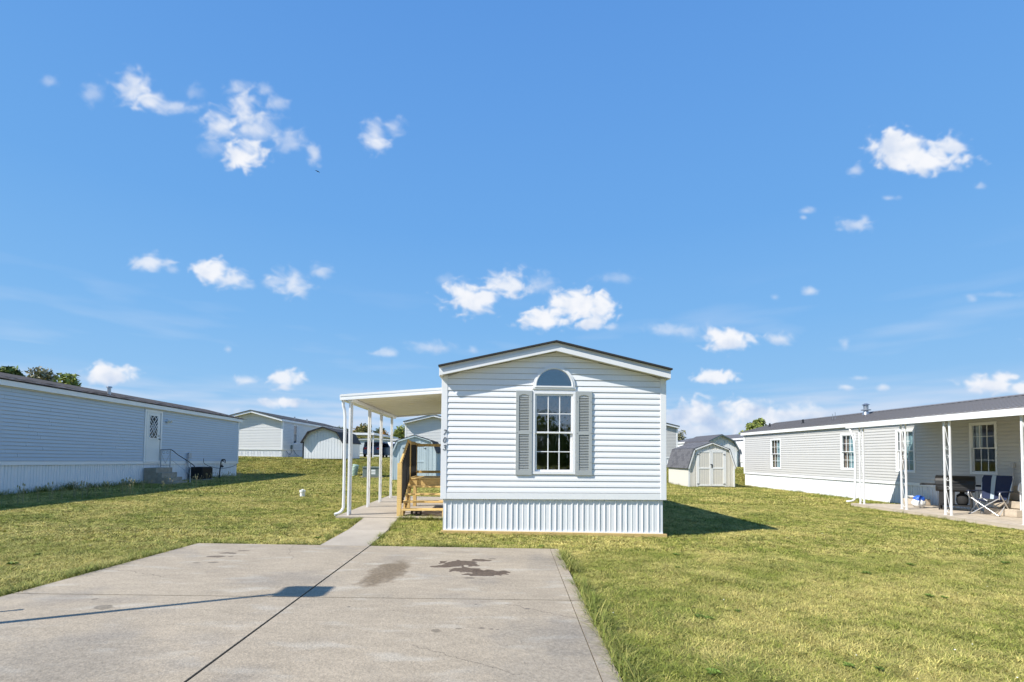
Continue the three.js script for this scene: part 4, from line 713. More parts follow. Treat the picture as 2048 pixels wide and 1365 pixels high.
// ---------------------------------------------------------------- barn-roofed sheds; own axes: front at z = 0, running back to -depth
function shed(name, label, o) {
  const { p, ry = 0, hw, eave, kx, ky, peak, depth, wallM, trimM, roofM, doors, shingles, plank = .2, ov = .1, grooves = true } = o;
  const s = thing(name, label, 'shed', p, ry);
  const top = (x) => { const a = Math.abs(x); return a <= kx ? lerp(peak, ky, a / kx) : lerp(ky, eave, (a - kx) / (hw - kx)); };
  const prof = [[-hw, eave], [-kx, ky], [0, peak], [kx, ky], [hw, eave]];
  const wf = part('front_wall', extrude([[-hw + .012, 0], [hw - .012, 0], ...prof.slice().reverse().map(([x, y]) => [x * .99, y - .01])], .03, -.035), wallM, s);
  part('back_wall', extrude([[-hw, 0], [hw, 0], ...prof.slice().reverse()], .03, -depth), wallM, s);
  const skip = doors ? [doors[0] - .05, doors[1] + .05, doors[2]] : [9, 9, 0];
  for (let x = -hw + .0; x < hw - .01; x += plank) {
    const a = x + .012, b = Math.min(hw, x + plank) - .012, cut = (u, v, y0) => { if (v - u < .02) return; const P = [[u, y0], [v, y0], [v, top(v) - .012]]; for (const q of [kx, 0, -kx]) if (q < v - .001 && q > u + .001) P.push([q, top(q) - .012]); P.push([u, top(u) - .012]); part('plank', extrude(P, .021, -.004), wallM, wf); };
    if (b <= skip[0] || a >= skip[1]) cut(a, b, 0); else { cut(a, Math.min(b, skip[0]), 0); cut(Math.max(a, skip[0]), Math.min(b, skip[1]), skip[2] + .05); cut(Math.max(a, skip[1]), b, 0); }
  }
  for (const k of [-1, 1]) {
    const sd = part('side_wall', box(k > 0 ? hw - .04 : -hw, k > 0 ? hw : -hw + .04, 0, eave - .02, -depth + .031, -.037), wallM, s);
    part('corner_board', box(k > 0 ? hw - .075 : -hw - .014, k > 0 ? hw + .014 : -hw + .075, 0, eave - .02, .0175, .034, .003), trimM, s);
    const seg = (x0, y0, x1, y1, nm) => { // one roof slope from eave side to ridge side
      const L = Math.hypot(x1 - x0, y1 - y0), an = Math.atan2(y1 - y0, x1 - x0), g = box(-.0, L, .0, .03, -depth - ov, ov + .03), m = part(nm, g, roofM[0], s, [x0, y0, 0]);
      if (k < 0) m.rotation.z = an; else { m.rotation.z = an; }
      if (k > 0) { g.translate(0, -.03, 0); }
      if (shingles && k < 0) { const n = Math.max(3, Math.round(L / .145)), cw = L / n, geos = [0, 1, 2].map((i) => cached(['shg', r4(cw), i].join(), () => { const q = box(0, cw + .02, 0, .008 + .002 * i, 0, .325, .003); q.rotateZ(-.03); return q; }));
        for (let i = 0; i < n; i++) for (let z = -depth - ov - (i % 2) * .16; z < ov + .02; z += .333) { const z0 = Math.max(z, -depth - ov), z1 = Math.min(z + .325, ov + .03); if (z1 - z0 < .05) continue; const q = part('shingle', geos[Math.floor(rnd() * 3)], roofM[Math.floor(rnd() * roofM.length)], m, [i * cw - .012, .031 + .006, z0]); q.scale.z = (z1 - z0) / .325; } }
      // barge board under the roof edge
      const bb = part('barge_board', box(0, L, -.085, -.002, ov - .0, ov + .022, .003), trimM, s, [x0, y0, 0]); bb.rotation.z = an; if (k > 0) bb.geometry.translate(0, .03 - .03, 0);
      return m;
    };
    const ex = hw + .06, ey = eave - .06 * (ky - eave) / (hw - kx);
    if (k < 0) { seg(-ex, ey, -kx, ky, 'roof_slope'); seg(-kx - .004, ky - .002, 0, peak, 'roof_slope'); }
    else { seg(0, peak + .03, kx + .004, ky + .03 - .002, 'roof_slope'); seg(kx, ky + .03, ex, ey + .03, 'roof_slope'); }
  }
  if (doors) {
    const [d0, d1, dh] = doors, dm = (d0 + d1) / 2, t = .085;
    part('door_casing', merge([box(d0 - .075, d0 - .003, 0, dh + .08, .009, .028, .003), box(d1 + .003, d1 + .075, 0, dh + .08, .009, .028, .003), box(d0 - .003, d1 + .003, dh + .006, dh + .08, .009, .028, .003)]), trimM, s);
    for (const [a, b, k] of [[d0, dm - .008, 0], [dm + .008, d1, 1]]) {
      const d = part('door', box(a, b, .05, dh, -.01, .012), wallM, s);
      part('door_frame', merge([box(a, a + t, .05, dh, .0125, .03, .003), box(b - t, b, .05, dh, .0125, .03, .003), box(a + t, b - t, .05, .05 + t, .0125, .029, .003), box(a + t, b - t, dh - t, dh, .0125, .029, .003), box(a + t, b - t, dh * .52 - t / 2, dh * .52 + t / 2, .0125, .029, .003)]), trimM, d);
      for (let x = a + t + .1; x < b - t; x += .1) part('plank_groove', box(x - .003, x + .003, .05 + t, dh - t, .0121, .0135), M.shingleGrey, d);
      for (const y of [.16, dh - .2]) part('hinge', merge([box(k ? b - .1 : a - .03, k ? b + .03 : a + .1, y - .014, y + .014, .031, .038), cyl(.012, .012, .09, 8).translate(k ? b : a, y - .045, .036)]), M.blackMatte, d);
      if (k) part('latch', merge([box(a - .06, a + .05, dh * .62, dh * .62 + .03, .031, .045), box(a - .0, a + .06, dh * .53, dh * .62, .031, .05, .008)]), M.blackMatte, d);
    }
  }
  return s;
}
shed('garden_shed', 'beige barn-roofed shed with white double doors and grey shingles', { p: [12.23, -.16, -27.5], hw: 1.31, eave: 1.2, kx: 1.02, ky: 2.1, peak: 2.48, depth: 3.1, wallM: M.shedBeige, trimM: M.shedTrim, roofM: [M.shingleGrey, M.shingleGrey, M.shingleGrey2], doors: [-.78, .75, 2.0], shingles: true });
shed('garden_shed', 'pale blue barn-roofed shed with dark roof behind the carport', { p: [-4.34, .1, -28.0], hw: 1.2, eave: 1.62, kx: .98, ky: 2.16, peak: 2.47, depth: 3.0, wallM: M.shedBlue, trimM: M.shedBlue, roofM: [M.shingleBlack], doors: [-.62, .62, 1.95] });
shed('garden_shed', 'white barn-roofed shed with dark edges on the grassed bank', { p: [-11.87, 1.17, -35.6], hw: 1.42, eave: 1.18, kx: 1.0, ky: 1.86, peak: 2.22, depth: 4.2, ov: .3, wallM: M.shedWhite, trimM: M.blackMatte, roofM: [M.shingleBlack] });
shed('garden_shed', 'white barn-roofed shed with teal trim behind the beige shed', { p: [18.55, .72, -40.0], hw: 1.45, eave: 1.35, kx: 1.05, ky: 2.1, peak: 2.62, depth: 4.5, ov: .3, wallM: M.shedWhite, trimM: M.tealTrim, roofM: [M.shingleGrey2, M.shingleDark] });

// ---------------------------------------------------------------- homes on the bank behind
const homeA = mobileHome('mobile_home', 'white gabled mobile home with grey side on the bank, left of the white shed', { X: -17.43, Z: -37, len: 15, base: 1.25, s0: .53, yE: 2.78, slope: .27, siding: M.vinylPale, roof: M.shingleBlack, sides: 'fr', ovF: .4, right: [{ x0: 1.95, x1: 2.75, y0: .98, y1: 2.5 }] });
windowUnit(homeA, { x0: 1.95, x1: 2.75, y0: .98, y1: 2.5, p: [2.14, 0, 0], rot: Math.PI / 2, bars: false, cas: .07, glassM: glassDim });
const homeB = mobileHome('mobile_home', 'white gabled mobile home standing behind the pale blue shed', { X: -4.45, Z: -38, len: 15, base: 1.05, s0: .55, yE: 2.95, slope: .25, siding: M.vinylPale, roof: M.shingleBlack, sides: 'f', ovF: .42 });
const homeC = mobileHome('mobile_home', 'beige gabled mobile home behind the home numbered 703, near the beige shed', { X: 12.1, Z: -38, len: 15, base: .85, s0: .55, yE: 3.02, slope: .23, siding: M.vinylBeige, sides: 'fr', ovF: .25 });
const homeE = mobileHome('mobile_home', 'white mobile home with grey roof behind the teal-trimmed shed', { X: 22.4, Z: -39.5, len: 16, base: .7, s0: .4, yE: 2.42, slope: .22, siding: M.vinylWhite, roof: M.shingleGrey, sides: 'lf' });
const homeD = mobileHome('mobile_home', 'pale blue mobile home far behind, beyond the parked blue car', { X: -15.3, Z: -66, len: 5, w: 8.6, base: 1.22, s0: .45, yE: 2.2, slope: .06, siding: M.vinylSky, sides: 'f', front: [{ x0: 5.6, x1: 6.3, y0: .95, y1: 1.85 }] });
windowUnit(homeD, { x0: 1.3, x1: 2.0, y0: .95, y1: 1.85, p: [0, 0, 0], bars: false, cas: .06, glassM: glassDim });
for (const [x, z, d] of [[-14.6, -41.5, 1.25], [-14.6, -44.2, 1.25]]) { const v = thing('roof_vent', z > -42 ? 'short roof vent nearer the gable peak of the bank home' : 'short roof vent farther back on the bank home roof', 'vent', [-16.2, 4.18, z]); part('pipe', cyl(.045, .045, .3, 10), M.steel, v); part('cap', cyl(.07, .07, .04, 10), M.steel, v, [0, .29, 0]); }
{ // meter and cable on the side of that home
  const m = thing('utility_box', 'small meter box with hanging cables on the bank home side wall', 'utility box', [-15.27, 1.75, -38.55], Math.PI / 2);
  part('cover', box(-.1, .1, .1, .4, 0, .1, .01), M.boxGreen, m); part('cable', tube([[0, .1, .06], [0, -.1, .06], [-.4, -.32, .05], [-1.0, -.05, .04]], .014, 24, 5), M.blackMatte, m); part('cable', tube([[.3, .05, .06], [.9, -.3, .05], [1.4, -.42, .05]], .014, 20, 5), M.blackMatte, m);
}
{ // carport on the bank, its roof edge and posts seen between the near posts
  const c = thing('carport', 'white carport with slim posts behind the white shed on the bank', 'carport', [-13.0, 1.2, -50]);
  part('roof_panel', box(-1.6, 1.9, 2.2, 2.28, -9, 2.6), M.panelCream, c); part('fascia', box(1.9, 1.95, 2.12, 2.32, -9, 2.6), M.trimWhite, c); part('fascia', box(-1.6, 1.9, 2.12, 2.32, 2.6, 2.65), M.trimWhite, c);
  for (const [x, z] of [[1.75, 2.4], [1.75, -1.5], [1.75, -5.5], [-.4, 2.4]]) part('post', box(x - .05, x + .05, 0, 2.14, z - .05, z + .05), M.trimWhite, c);
  const c2 = thing('carport', 'low white carport beside the pale far home, left of pale blue shed', 'carport', [-10.5, 1.18, -60]);
  part('roof_panel', box(-1.5, 2.2, 2.05, 2.13, -6, 0), M.panelCream, c2); part('fascia', box(-1.5, 2.2, 1.98, 2.2, 0, .05), M.trimWhite, c2);
  for (const [x, z] of [[-1.2, -.15], [-.3, -.15], [.7, -.15], [1.9, -.15], [-1.2, -5.8], [1.9, -5.8]]) part('post', box(x - .06, x + .06, 0, 2.04, z - .06, z + .06), M.trimWhite, c2);
  const f = thing('a_frame_stand', 'black steel A-frame stand with dark bundle beside the bank carport', 'frame', [-12.05, 1.19, -44.0]);
  for (const [a, b] of [[[-.55, 0, 0], [-.15, 1.5, 0]], [[.35, 0, 0], [-.15, 1.5, 0]], [[-.15, 0, -.7], [-.15, 1.5, 0]]]) part('leg', rod(a, b, .035), M.blackMatte, f);
  part('crossbar', rod([-.42, .5, 0], [.15, .5, 0], .03), M.blackMatte, f); part('bundle', new THREE.SphereGeometry(.33, 14, 10).scale(1, .62, .8).translate(-.1, .2, .05), M.blackMatte, f);
}
// parked cars: own axes, nose towards +z
function car(label, p, ry, paint, group) {
  const c = thing('parked_car', label, 'car', p, ry);
  const side = [[-2.15, .38], [-2.18, .8], [-2.05, .98], [-1.85, 1.02], [-1.55, 1.42], [-1.2, 1.5], [.15, 1.48], [.5, 1.36], [1.05, 1.0], [1.95, .88], [2.18, .72], [2.18, .38], [1.75, .32], [1.7, .5], [1.45, .64], [1.2, .5], [1.15, .3], [-1.1, .3], [-1.15, .5], [-1.4, .64], [-1.65, .5], [-1.7, .34]];
  const g = extrude(side, 1.56, -.78, [], .06); g.rotateY(-Math.PI / 2); part('body', g, paint, c);
  const w = extrude([[-1.62, 1.06], [-1.42, 1.4], [.1, 1.42], [.42, 1.3], [.82, 1.03]], 1.71, -.855); w.rotateY(-Math.PI / 2); part('side_windows', w, M.carGlass, c);
  const pane = (a, b, nm) => { const q = new THREE.BufferGeometry(), z0 = a[0], y0 = a[1], z1 = b[0], y1 = b[1]; q.setAttribute('position', new THREE.Float32BufferAttribute([-.68, y0, z0, .68, y0, z0, .6, y1, z1, -.68, y0, z0, .6, y1, z1, -.6, y1, z1], 3)); q.setAttribute('uv', new THREE.Float32BufferAttribute(new Array(12).fill(0), 2)); q.computeVertexNormals(); part(nm, q, M.carGlass, c); };
  pane([1.1, 1.06], [.57, 1.42], 'windscreen'); pane([-1.93, 1.08], [-1.64, 1.44], 'rear_window');
  for (const x of [-.8, .8]) for (const z of [1.45, -1.4]) { const t = part('wheel', new THREE.TorusGeometry(.25, .1, 10, 20).rotateY(Math.PI / 2).translate(x, .34, z), M.tyre, c); part('rim', cyl(.2, .2, .16, 14).rotateZ(Math.PI / 2).translate(x + .08, .34, z), M.alu, t); }
  for (const x of [-.6, .6]) { part('headlight', box(x - .17, x + .17, .66, .8, 2.2, 2.25, .02), M.labelWhite, c); part('tail_light', box(x - .13, x + .13, .78, .96, -2.255, -2.21, .02), M.red, c); }
  part('bumper', box(-.8, .8, .4, .56, 2.2, 2.29, .03), paint, c); part('bumper', box(-.8, .8, .4, .58, -2.29, -2.2, .03), paint, c);
  return c;
}
car('blue-grey car parked tail-on under the far carport', [-11.75, 1.2, -51], Math.PI + .04, M.carBlue);
car('white car with blue windscreen parked beside the blue-grey car', [-9.65, 1.17, -50], .5, M.carWhite);

// ---------------------------------------------------------------- small things on the lawn
{
  const t = thing('utility_cabinet', 'grey-green utility cabinet with white notices on the back lawn', 'cabinet', [-7.2, .17, -30.4], .12);
  part('cabinet_body', box(-.52, .52, 0, .52, -.4, .4, .03), M.boxGreen, t); part('lid', box(-.55, .55, .52, .58, -.43, .43, .02), M.boxGreen, t); part('pad', box(-.65, .65, -.08, .0, -.5, .5), M.concreteOld, t);
  part('notice', box(-.02, .22, .3, .42, .401, .404), M.labelWhite, t); part('notice', box(-.02, .22, .14, .27, .401, .404), M.labelWhite, t);
  const p = thing('ribbed_pedestal', 'leaning mint green ribbed pedestal on the back lawn', 'pedestal', [-8.45, .13, -30.9]); p.rotation.z = -.18;
  const L = [[0, 0], [.2, 0]]; for (let k = 0; k < 7; k++) { const y = .06 + k * .085; L.push([.2, y], [.205, y + .03], [.165, y + .04], [.165, y + .07]); } L.push([.2, .68], [.17, .74], [0, .75]);
  part('ribbed_body', new THREE.LatheGeometry(L.map((q) => new THREE.Vector2(...q)), 20), M.mint, p);
  const c = thing('cleanout_pipe', 'short white capped cleanout pipe standing in the lawn', 'pipe', [-6.25, .08, -16.8]);
  part('pipe', cyl(.078, .078, .2, 18), M.pvc, c); part('cap', cyl(.094, .094, .07, 18), M.pvc, c, [0, .145, 0]); part('plug', box(-.03, .03, .215, .245, -.03, .03, .005), M.pvc, c);
  // a bird high in the sky
  const b = thing('bird', 'small dark bird gliding in the sky', 'bird', [-15.97, 26.93, -44.8], .9);
  const w = new THREE.BufferGeometry(); w.setAttribute('position', new THREE.Float32BufferAttribute([0, 0, .09, .2, .06, .03, 0, .02, -.06, .2, .06, .03, .42, .0, -.1, 0, .02, -.06, 0, 0, .09, 0, .02, -.06, -.2, .06, .03, -.2, .06, .03, 0, .02, -.06, -.42, .0, -.1], 3)); w.setAttribute('uv', new THREE.Float32BufferAttribute(new Array(24).fill(0), 2)); w.computeVertexNormals();
  part('wings', w, M.blackMatte, b); part('body', new THREE.SphereGeometry(.055, 10, 8).scale(1, .9, 3.2), M.blackMatte, b); b.scale.setScalar(.62);
}
{ // lamp post and marker stake beside the drive, out of the picture; their shadows fall across the slabs
  const l = thing('lamp_post', 'slim dark lamp post with square flat head beside the driveway', 'lamp post', [-5.28, .1, -3.67]);
  part('pole', cyl(.038, .03, 3.5, 14), M.blackMatte, l); part('lamp_head', box(-.21, .23, 3.5, 3.6, -.19, .19, .02), M.blackMatte, l); part('neck', cyl(.03, .12, .14, 12), M.blackMatte, l, [0, 3.37, 0]);
  const s = thing('marker_stake', 'thin driveway marker stake standing in the grass', 'stake', [-5.18, .1, -4.14]);
  part('rod', cyl(.018, .018, 1.05, 8), M.pvc, s); part('top_cap', cyl(.024, .024, .03, 8), M.red, s, [0, 1.05, 0]);
}

// ---------------------------------------------------------------- trees
const leafMats = [];
function leafMat(name, rgb) { const m = new THREE.MeshPhysicalMaterial({ vertexColors: true, color: new THREE.Color().setRGB(...rgb), roughness: .85, side: THREE.DoubleSide, transmission: 0 }); m.name = name; leafMats.push(m); return m; }
const LM = leafMat('foliage', [1, 1, 1]);
function tree(name, label, o) {
  const { p, h, cr, ch = h * .62, leaf = .25, n = 2600, tones, group, lobes = 9 } = o, t = thing(name, label, 'tree', p, 0, group);
  const wood = [], lean = rr(-.2, .2); wood.push(new THREE.CylinderGeometry(.02 * h * .6, .022 * h, h * .62, 9).translate(0, h * .31 - .1, 0));
  const C = [];
  for (let k = 0; k < lobes; k++) { const a = k * 2.4 + rr(0, .8), v = (k + .5) / lobes, rad = cr * Math.sin(Math.PI * lerp(.18, .92, v)) * rr(.35, .72); C.push([Math.cos(a) * rad, h - ch + ch * lerp(.12, .86, v) , Math.sin(a) * rad, cr * rr(.36, .58)]); wood.push(bar([0, h * rr(.25, .45), 0], [C[k][0] * .9, C[k][1], C[k][2] * .9], .008 * h)); }
  part('trunk', merge(wood), M.bark, t);
  const pos = [], nor = [], col = [], uv = [], v = new THREE.Vector3(), a = new THREE.Vector3(), b = new THREE.Vector3();
  for (let i = 0; i < n; i++) {
    const c = C[Math.floor(rnd() * C.length)]; v.set(rr(-1, 1), rr(-1, 1), rr(-1, 1)).normalize(); const q = c[3] * Math.pow(rnd(), .45) * (1 + .7 * fbm3(v.x * 2 + c[0], v.y * 2, v.z * 2 + c[2], 2));
    const x = c[0] + v.x * q, y = c[1] + v.y * q * .85, z = c[2] + v.z * q; a.set(rr(-1, 1), rr(-1, 1), rr(-1, 1)).normalize(); b.set(rr(-1, 1), rr(-1, 1), rr(-1, 1)).cross(a).normalize();
    const L = leaf * rr(.5, 1.1), w = L * rr(.35, .6), nn = b.clone().cross(a), tone = tones[Math.floor(rnd() * tones.length)], s = rr(.75, 1.25);
    const P = [[x - a.x * L, y - a.y * L, z - a.z * L], [x + b.x * w, y + b.y * w, z + b.z * w], [x + a.x * L, y + a.y * L, z + a.z * L], [x - b.x * w, y - b.y * w, z - b.z * w]];
    for (const k of [0, 1, 2, 0, 2, 3]) { pos.push(...P[k]); nor.push(nn.x, nn.y, nn.z); col.push(tone[0] * s, tone[1] * s, tone[2] * s); uv.push(0, 0); }
  }
  const g = new THREE.BufferGeometry(); g.setAttribute('position', new THREE.Float32BufferAttribute(pos, 3)); g.setAttribute('normal', new THREE.Float32BufferAttribute(nor, 3)); g.setAttribute('color', new THREE.Float32BufferAttribute(col, 3)); g.setAttribute('uv', new THREE.Float32BufferAttribute(uv, 2));
  part('crown', g, LM, t); return t;
}
const T1 = [[.11, .17, .045], [.15, .19, .05], [.075, .12, .035]], T2 = [[.27, .21, .07], [.20, .19, .06], [.13, .14, .05]], T3 = [[.20, .25, .045], [.27, .28, .06], [.13, .17, .04]], T4 = [[.40, .19, .05], [.25, .18, .055], [.14, .13, .045]], T5 = [[.05, .08, .045], [.075, .105, .05]], T6 = [[.34, .31, .22], [.25, .24, .14], [.17, .17, .08]];
// behind the grey home on the left
tree('broadleaf_tree', 'dark green broadleaf tree crown above the grey home roof', { p: [-40.3, .6, -43], h: 8.3, cr: 1.6, leaf: .26, n: 3600, tones: T1 });
tree('broadleaf_tree', 'olive brown tree crown above the grey home roof', { p: [-37.7, .6, -43], h: 8.2, cr: 1.5, leaf: .2, n: 3200, tones: T6 });
tree('broadleaf_tree', 'yellow-green rounded tree crown above the grey home roof', { p: [-35.5, .6, -43], h: 7.6, cr: 1.5, leaf: .22, n: 3600, tones: T3 });
// behind the beige home on the right
tree('broadleaf_tree', 'round bright green tree behind the grey ribbed roof', { p: [31.2, .4, -58], h: 5.9, cr: 1.95, ch: 4.4, leaf: .22, n: 5200, tones: T3 });
tree('broadleaf_tree', 'grey-green sparse tree between the far homes', { p: [26.1, .4, -69], h: 4.9, cr: 1.3, leaf: .2, n: 900, tones: T6 });
// wood beyond the bank, turning colour
[[-27.2, -90, 5.3, T5], [-25.4, -86, 5.0, T5], [-23.6, -89, 5.6, T4], [-21.9, -86, 5.5, T2], [-20.2, -90, 5.2, T5], [-18.9, -86, 4.4, T4], [-17.2, -88, 4.2, T5], [-15.6, -85, 5.2, T3], [-14.1, -88, 5.6, T2], [-12.5, -84, 5.4, T4], [-10.9, -87, 5.7, T3], [-9.2, -84, 5.8, T1], [-7.6, -87, 5.9, T3], [-5.8, -85, 5.6, T2]].forEach(([x, z, h, T], i) => tree('woodland_tree', (T === T5 ? 'dark evergreen' : T === T4 ? 'rust brown' : T === T2 ? 'olive brown' : T === T1 ? 'deep green' : 'yellow green') + ' tree in the wood beyond the bank', { p: [x, 1.25, z], h, cr: h * .4, ch: h * .95, leaf: .24, n: 3000, tones: T, group: 'wood beyond the bank' }));
// across the street, mirrored in the front window
tree('broadleaf_tree', 'leafy green tree across the street, taller of two', { p: [3.4, 0, 17], h: 4.7, cr: 1.9, ch: 4.5, leaf: .17, n: 8000, tones: T3 });
tree('broadleaf_tree', 'leafy green tree across the street, shorter of two', { p: [5.9, -.05, 18.2], h: 3.5, cr: 2.0, ch: 3.4, leaf: .17, n: 7000, tones: T3 });

// ---------------------------------------------------------------- grass
{
  const blades = (n, hgt, rad, wd, segs = 2) => {
    const pos = [], nor = [];
    for (let i = 0; i < n; i++) {
      const a = rnd() * 6.283, r = rad * Math.sqrt(rnd()), bx = Math.cos(a) * r, bz = Math.sin(a) * r, d = rnd() * 6.283, lean = hgt * rr(.4, 1.5), h = hgt * rr(.5, 1.05), w = wd * rr(.7, 1.2), sx = -Math.sin(d) * w / 2, sz = Math.cos(d) * w / 2;
      const p = (t) => [bx + Math.cos(d) * lean * t * t, h * (t - .18 * t * t), bz + Math.sin(d) * lean * t * t], k = (t) => 1 - t * t;
      for (let s = 0; s < segs; s++) { const t0 = s / segs, t1 = (s + 1) / segs, A = p(t0), B = p(t1), q = [[A[0] - sx * k(t0), A[1], A[2] - sz * k(t0)], [A[0] + sx * k(t0), A[1], A[2] + sz * k(t0)], [B[0] + sx * k(t1), B[1], B[2] + sz * k(t1)], [B[0] - sx * k(t1), B[1], B[2] - sz * k(t1)]]; const tri = s === segs - 1 ? [0, 1, 2] : [0, 1, 2, 0, 2, 3]; for (const m of tri) { pos.push(...q[m]); } }
    }
    const g = new THREE.BufferGeometry(); g.setAttribute('position', new THREE.Float32BufferAttribute(pos, 3)); g.setAttribute('uv', new THREE.Float32BufferAttribute(new Array(pos.length / 3 * 2).fill(0), 2)); g.computeVertexNormals(); return g;
  };
  const gm = new THREE.MeshStandardMaterial({ color: 0xffffff, roughness: .8, side: THREE.DoubleSide }); gm.name = 'grassBlade';
  const foot = [[-.98, 3.36, -25.8, -9.54], [-18.7, -14.38, -28.8, -9.5], [15.58, 19.9, -30.4, -9.5], [10.9, 13.55, -30.7, -27.48], [-5.55, -3.13, -31.1, -27.98], [-13.3, -10.43, -39.9, -35.58], [-19.6, -15.28, -52, -36.98], [-6.6, -2.3, -53, -37.98], [9.95, 14.25, -53, -37.98], [17.1, 20.0, -44.5, -39.98], [-14.34, -13.2, -23.1, -21.05]];
  const free = (x, z, m) => { for (const f of foot) if (x > f[0] - m && x < f[1] + m && z > f[2] - m && z < f[3] + m) return false; for (const P of paved) if (inPoly(x, z, P)) return false; return true; };
  const view = (x, z) => { const d = -z; return d > 1.6 && Math.abs(x - d * .039) < d * 1.04 + 1.6; };
  const tint = new THREE.Color(), mtx = new THREE.Matrix4(), q = new THREE.Quaternion(), up = new THREE.Vector3(0, 1, 0), sc = new THREE.Vector3(), ps = new THREE.Vector3();
  function lawn(label, geos, z0, z1, density, hVar) {
    const lists = geos.map(() => []);
    for (let z = z0; z > z1; z -= .25) { const half = -z * 1.04 + 1.8, n = density * half * 2 * .25; for (let i = 0; i < n; i++) { const x = z * -.039 + rr(-half, half), zz = z - rnd() * .25; if (view(x, zz) && free(x, zz, .0)) lists[Math.floor(rnd() * geos.length)].push([x, zz]); } }
    lists.forEach((L, gi) => {
      const im = new THREE.InstancedMesh(geos[gi], gm, L.length); im.name = numbered('lawn_grass'); im.userData = { kind: 'stuff', label, category: 'grass' }; im.castShadow = im.receiveShadow = true;
      L.forEach(([x, z], i) => {
        const t = clamp(patch(x, z) + rr(-.6, .6)), lush = clamp(fbm3(x * .9 + 20, 3, z * .9, 3) * 2.2 - .1), s = rr(.7, 1.2) * lerp(1, 1 + hVar, lush);
        ps.set(x, gy(x, z) - .045, z); q.setFromAxisAngle(up, rnd() * 6.283); sc.set(s * rr(.9, 1.2), s, s * rr(.9, 1.2)); mtx.compose(ps, q, sc); im.setMatrixAt(i, mtx);
        const b = rr(.5, 1.65); tint.setRGB(...[0, 1, 2].map((k) => lerp(lerp(GREEN[k], STRAW[k], t), DEEP[k], lush * .55 * (1 - t)) * b)); im.setColorAt(i, tint);
      });
      scene.add(im);
    });
  }
  const G = (n, a) => Array.from({ length: n }, () => blades(...a));
  lawn('short mown grass of the near lawn', G(3, [9, .052, .035, .0048, 3]), -2, -8, 2100, .5);
  lawn('short mown grass of the middle lawn', G(3, [9, .058, .05, .0085, 2]), -8, -17, 620, .5);
  lawn('short mown grass of the back lawn', G(2, [9, .075, .10, .016, 2]), -17, -31, 170, .4);
  lawn('grass on the bank behind the lots', G(2, [10, .09, .15, .02, 2]), -31, -48, 85, .3);
  // unmown edges: lines of taller tufts along concrete and walls
  const tall = blades(9, .17, .05, .007, 3), rough = blades(10, .30, .09, .012, 3), L = [];
  const line = (x0, z0, x1, z1, n, off, g, s0, s1) => { for (let i = 0; i < n; i++) { const t = rnd(), w = fbm3(lerp(x0, x1, t) * 1.7, 4, lerp(z0, z1, t) * 1.7, 2); if (w < -.12) continue; L.push([lerp(x0, x1, t) + rr(-off, off), lerp(z0, z1, t) + rr(-off, off), g, rr(s0, s1) * (1 + w)]); } };
  line(1.10, -8.0, .93, -2.6, 620, .07, 0, .45, 1.0); line(-4.62, -8.0, -4.82, -4.2, 340, .06, 0, .4, .85); line(-4.5, -8.08, -2.75, -8.08, 130, .05, 0, .35, .7); line(-1.85, -8.08, 1.1, -8.08, 200, .05, 0, .35, .75);
  line(-2.78, -8.1, -2.95, -11.4, 160, .05, 0, .35, .7); line(-1.9, -8.1, -2.06, -11.4, 160, .05, 0, .35, .7); line(-.97, -9.5, 3.4, -9.5, 110, .03, 0, .3, .55); line(-3.55, -11.5, -3.58, -17, 150, .05, 0, .4, .8); line(-2.1, -11.42, -1.0, -11.42, 130, .06, 0, .5, .9); line(3.42, -9.7, 3.42, -20, 160, .05, 0, .4, .8);
  line(-14.28, -10, -14.22, -21, 330, .10, 1, .4, 1.15); line(-14.25, -24.9, -14.25, -28.8, 90, .08, 1, .35, .8); line(15.5, -18, 15.5, -30, 130, .06, 0, .5, 1.0); line(10.85, -27.5, 10.85, -30.5, 40, .05, 0, .5, 1); line(10.95, -27.42, 13.5, -27.42, 60, .05, 0, .4, .9); line(12.66, -9, 12.66, -17.3, 110, .05, 0, .4, .8);
  for (const k of [0, 1]) {
    const S = L.filter((e) => e[2] === k), im = new THREE.InstancedMesh(k ? rough : tall, gm, S.length); im.name = numbered('edge_grass'); im.userData = { kind: 'stuff', label: k ? 'rough tall grass along the left home skirt' : 'longer grass along slab edges and walls', category: 'grass' }; im.castShadow = im.receiveShadow = true;
    S.forEach(([x, z, , s], i) => { ps.set(x, gy(x, z) - .03, z); q.setFromAxisAngle(up, rnd() * 6.283); sc.set(s, s * rr(.8, 1.2), s); mtx.compose(ps, q, sc); im.setMatrixAt(i, mtx); const t = clamp(rr(-.4, .6)), b = rr(.75, 1.25); tint.setRGB(...[0, 1, 2].map((c) => lerp(lerp(DEEP[c], GREEN[c], .6), STRAW[c], t) * b)); im.setColorAt(i, tint); });
    scene.add(im);
  }
  // broad-leaved weeds and fallen flecks among the grass
  const weed = (() => { const P = [], n = 9; for (let i = 0; i < n; i++) { const a = i / n * 6.283 + rr(-.2, .2), L = rr(.06, .11), w = rr(.014, .024), ca = Math.cos(a), sa = Math.sin(a), y = rr(.02, .05); const A = [0, .004, 0], B = [ca * L * .5 - sa * w, y, sa * L * .5 + ca * w], Cc = [ca * L, y * .6, sa * L], D = [ca * L * .5 + sa * w, y, sa * L * .5 - ca * w]; P.push(...A, ...B, ...Cc, ...A, ...Cc, ...D); } const g = new THREE.BufferGeometry(); g.setAttribute('position', new THREE.Float32BufferAttribute(P, 3)); g.setAttribute('uv', new THREE.Float32BufferAttribute(new Array(P.length / 3 * 2).fill(0), 2)); g.computeVertexNormals(); return g; })();
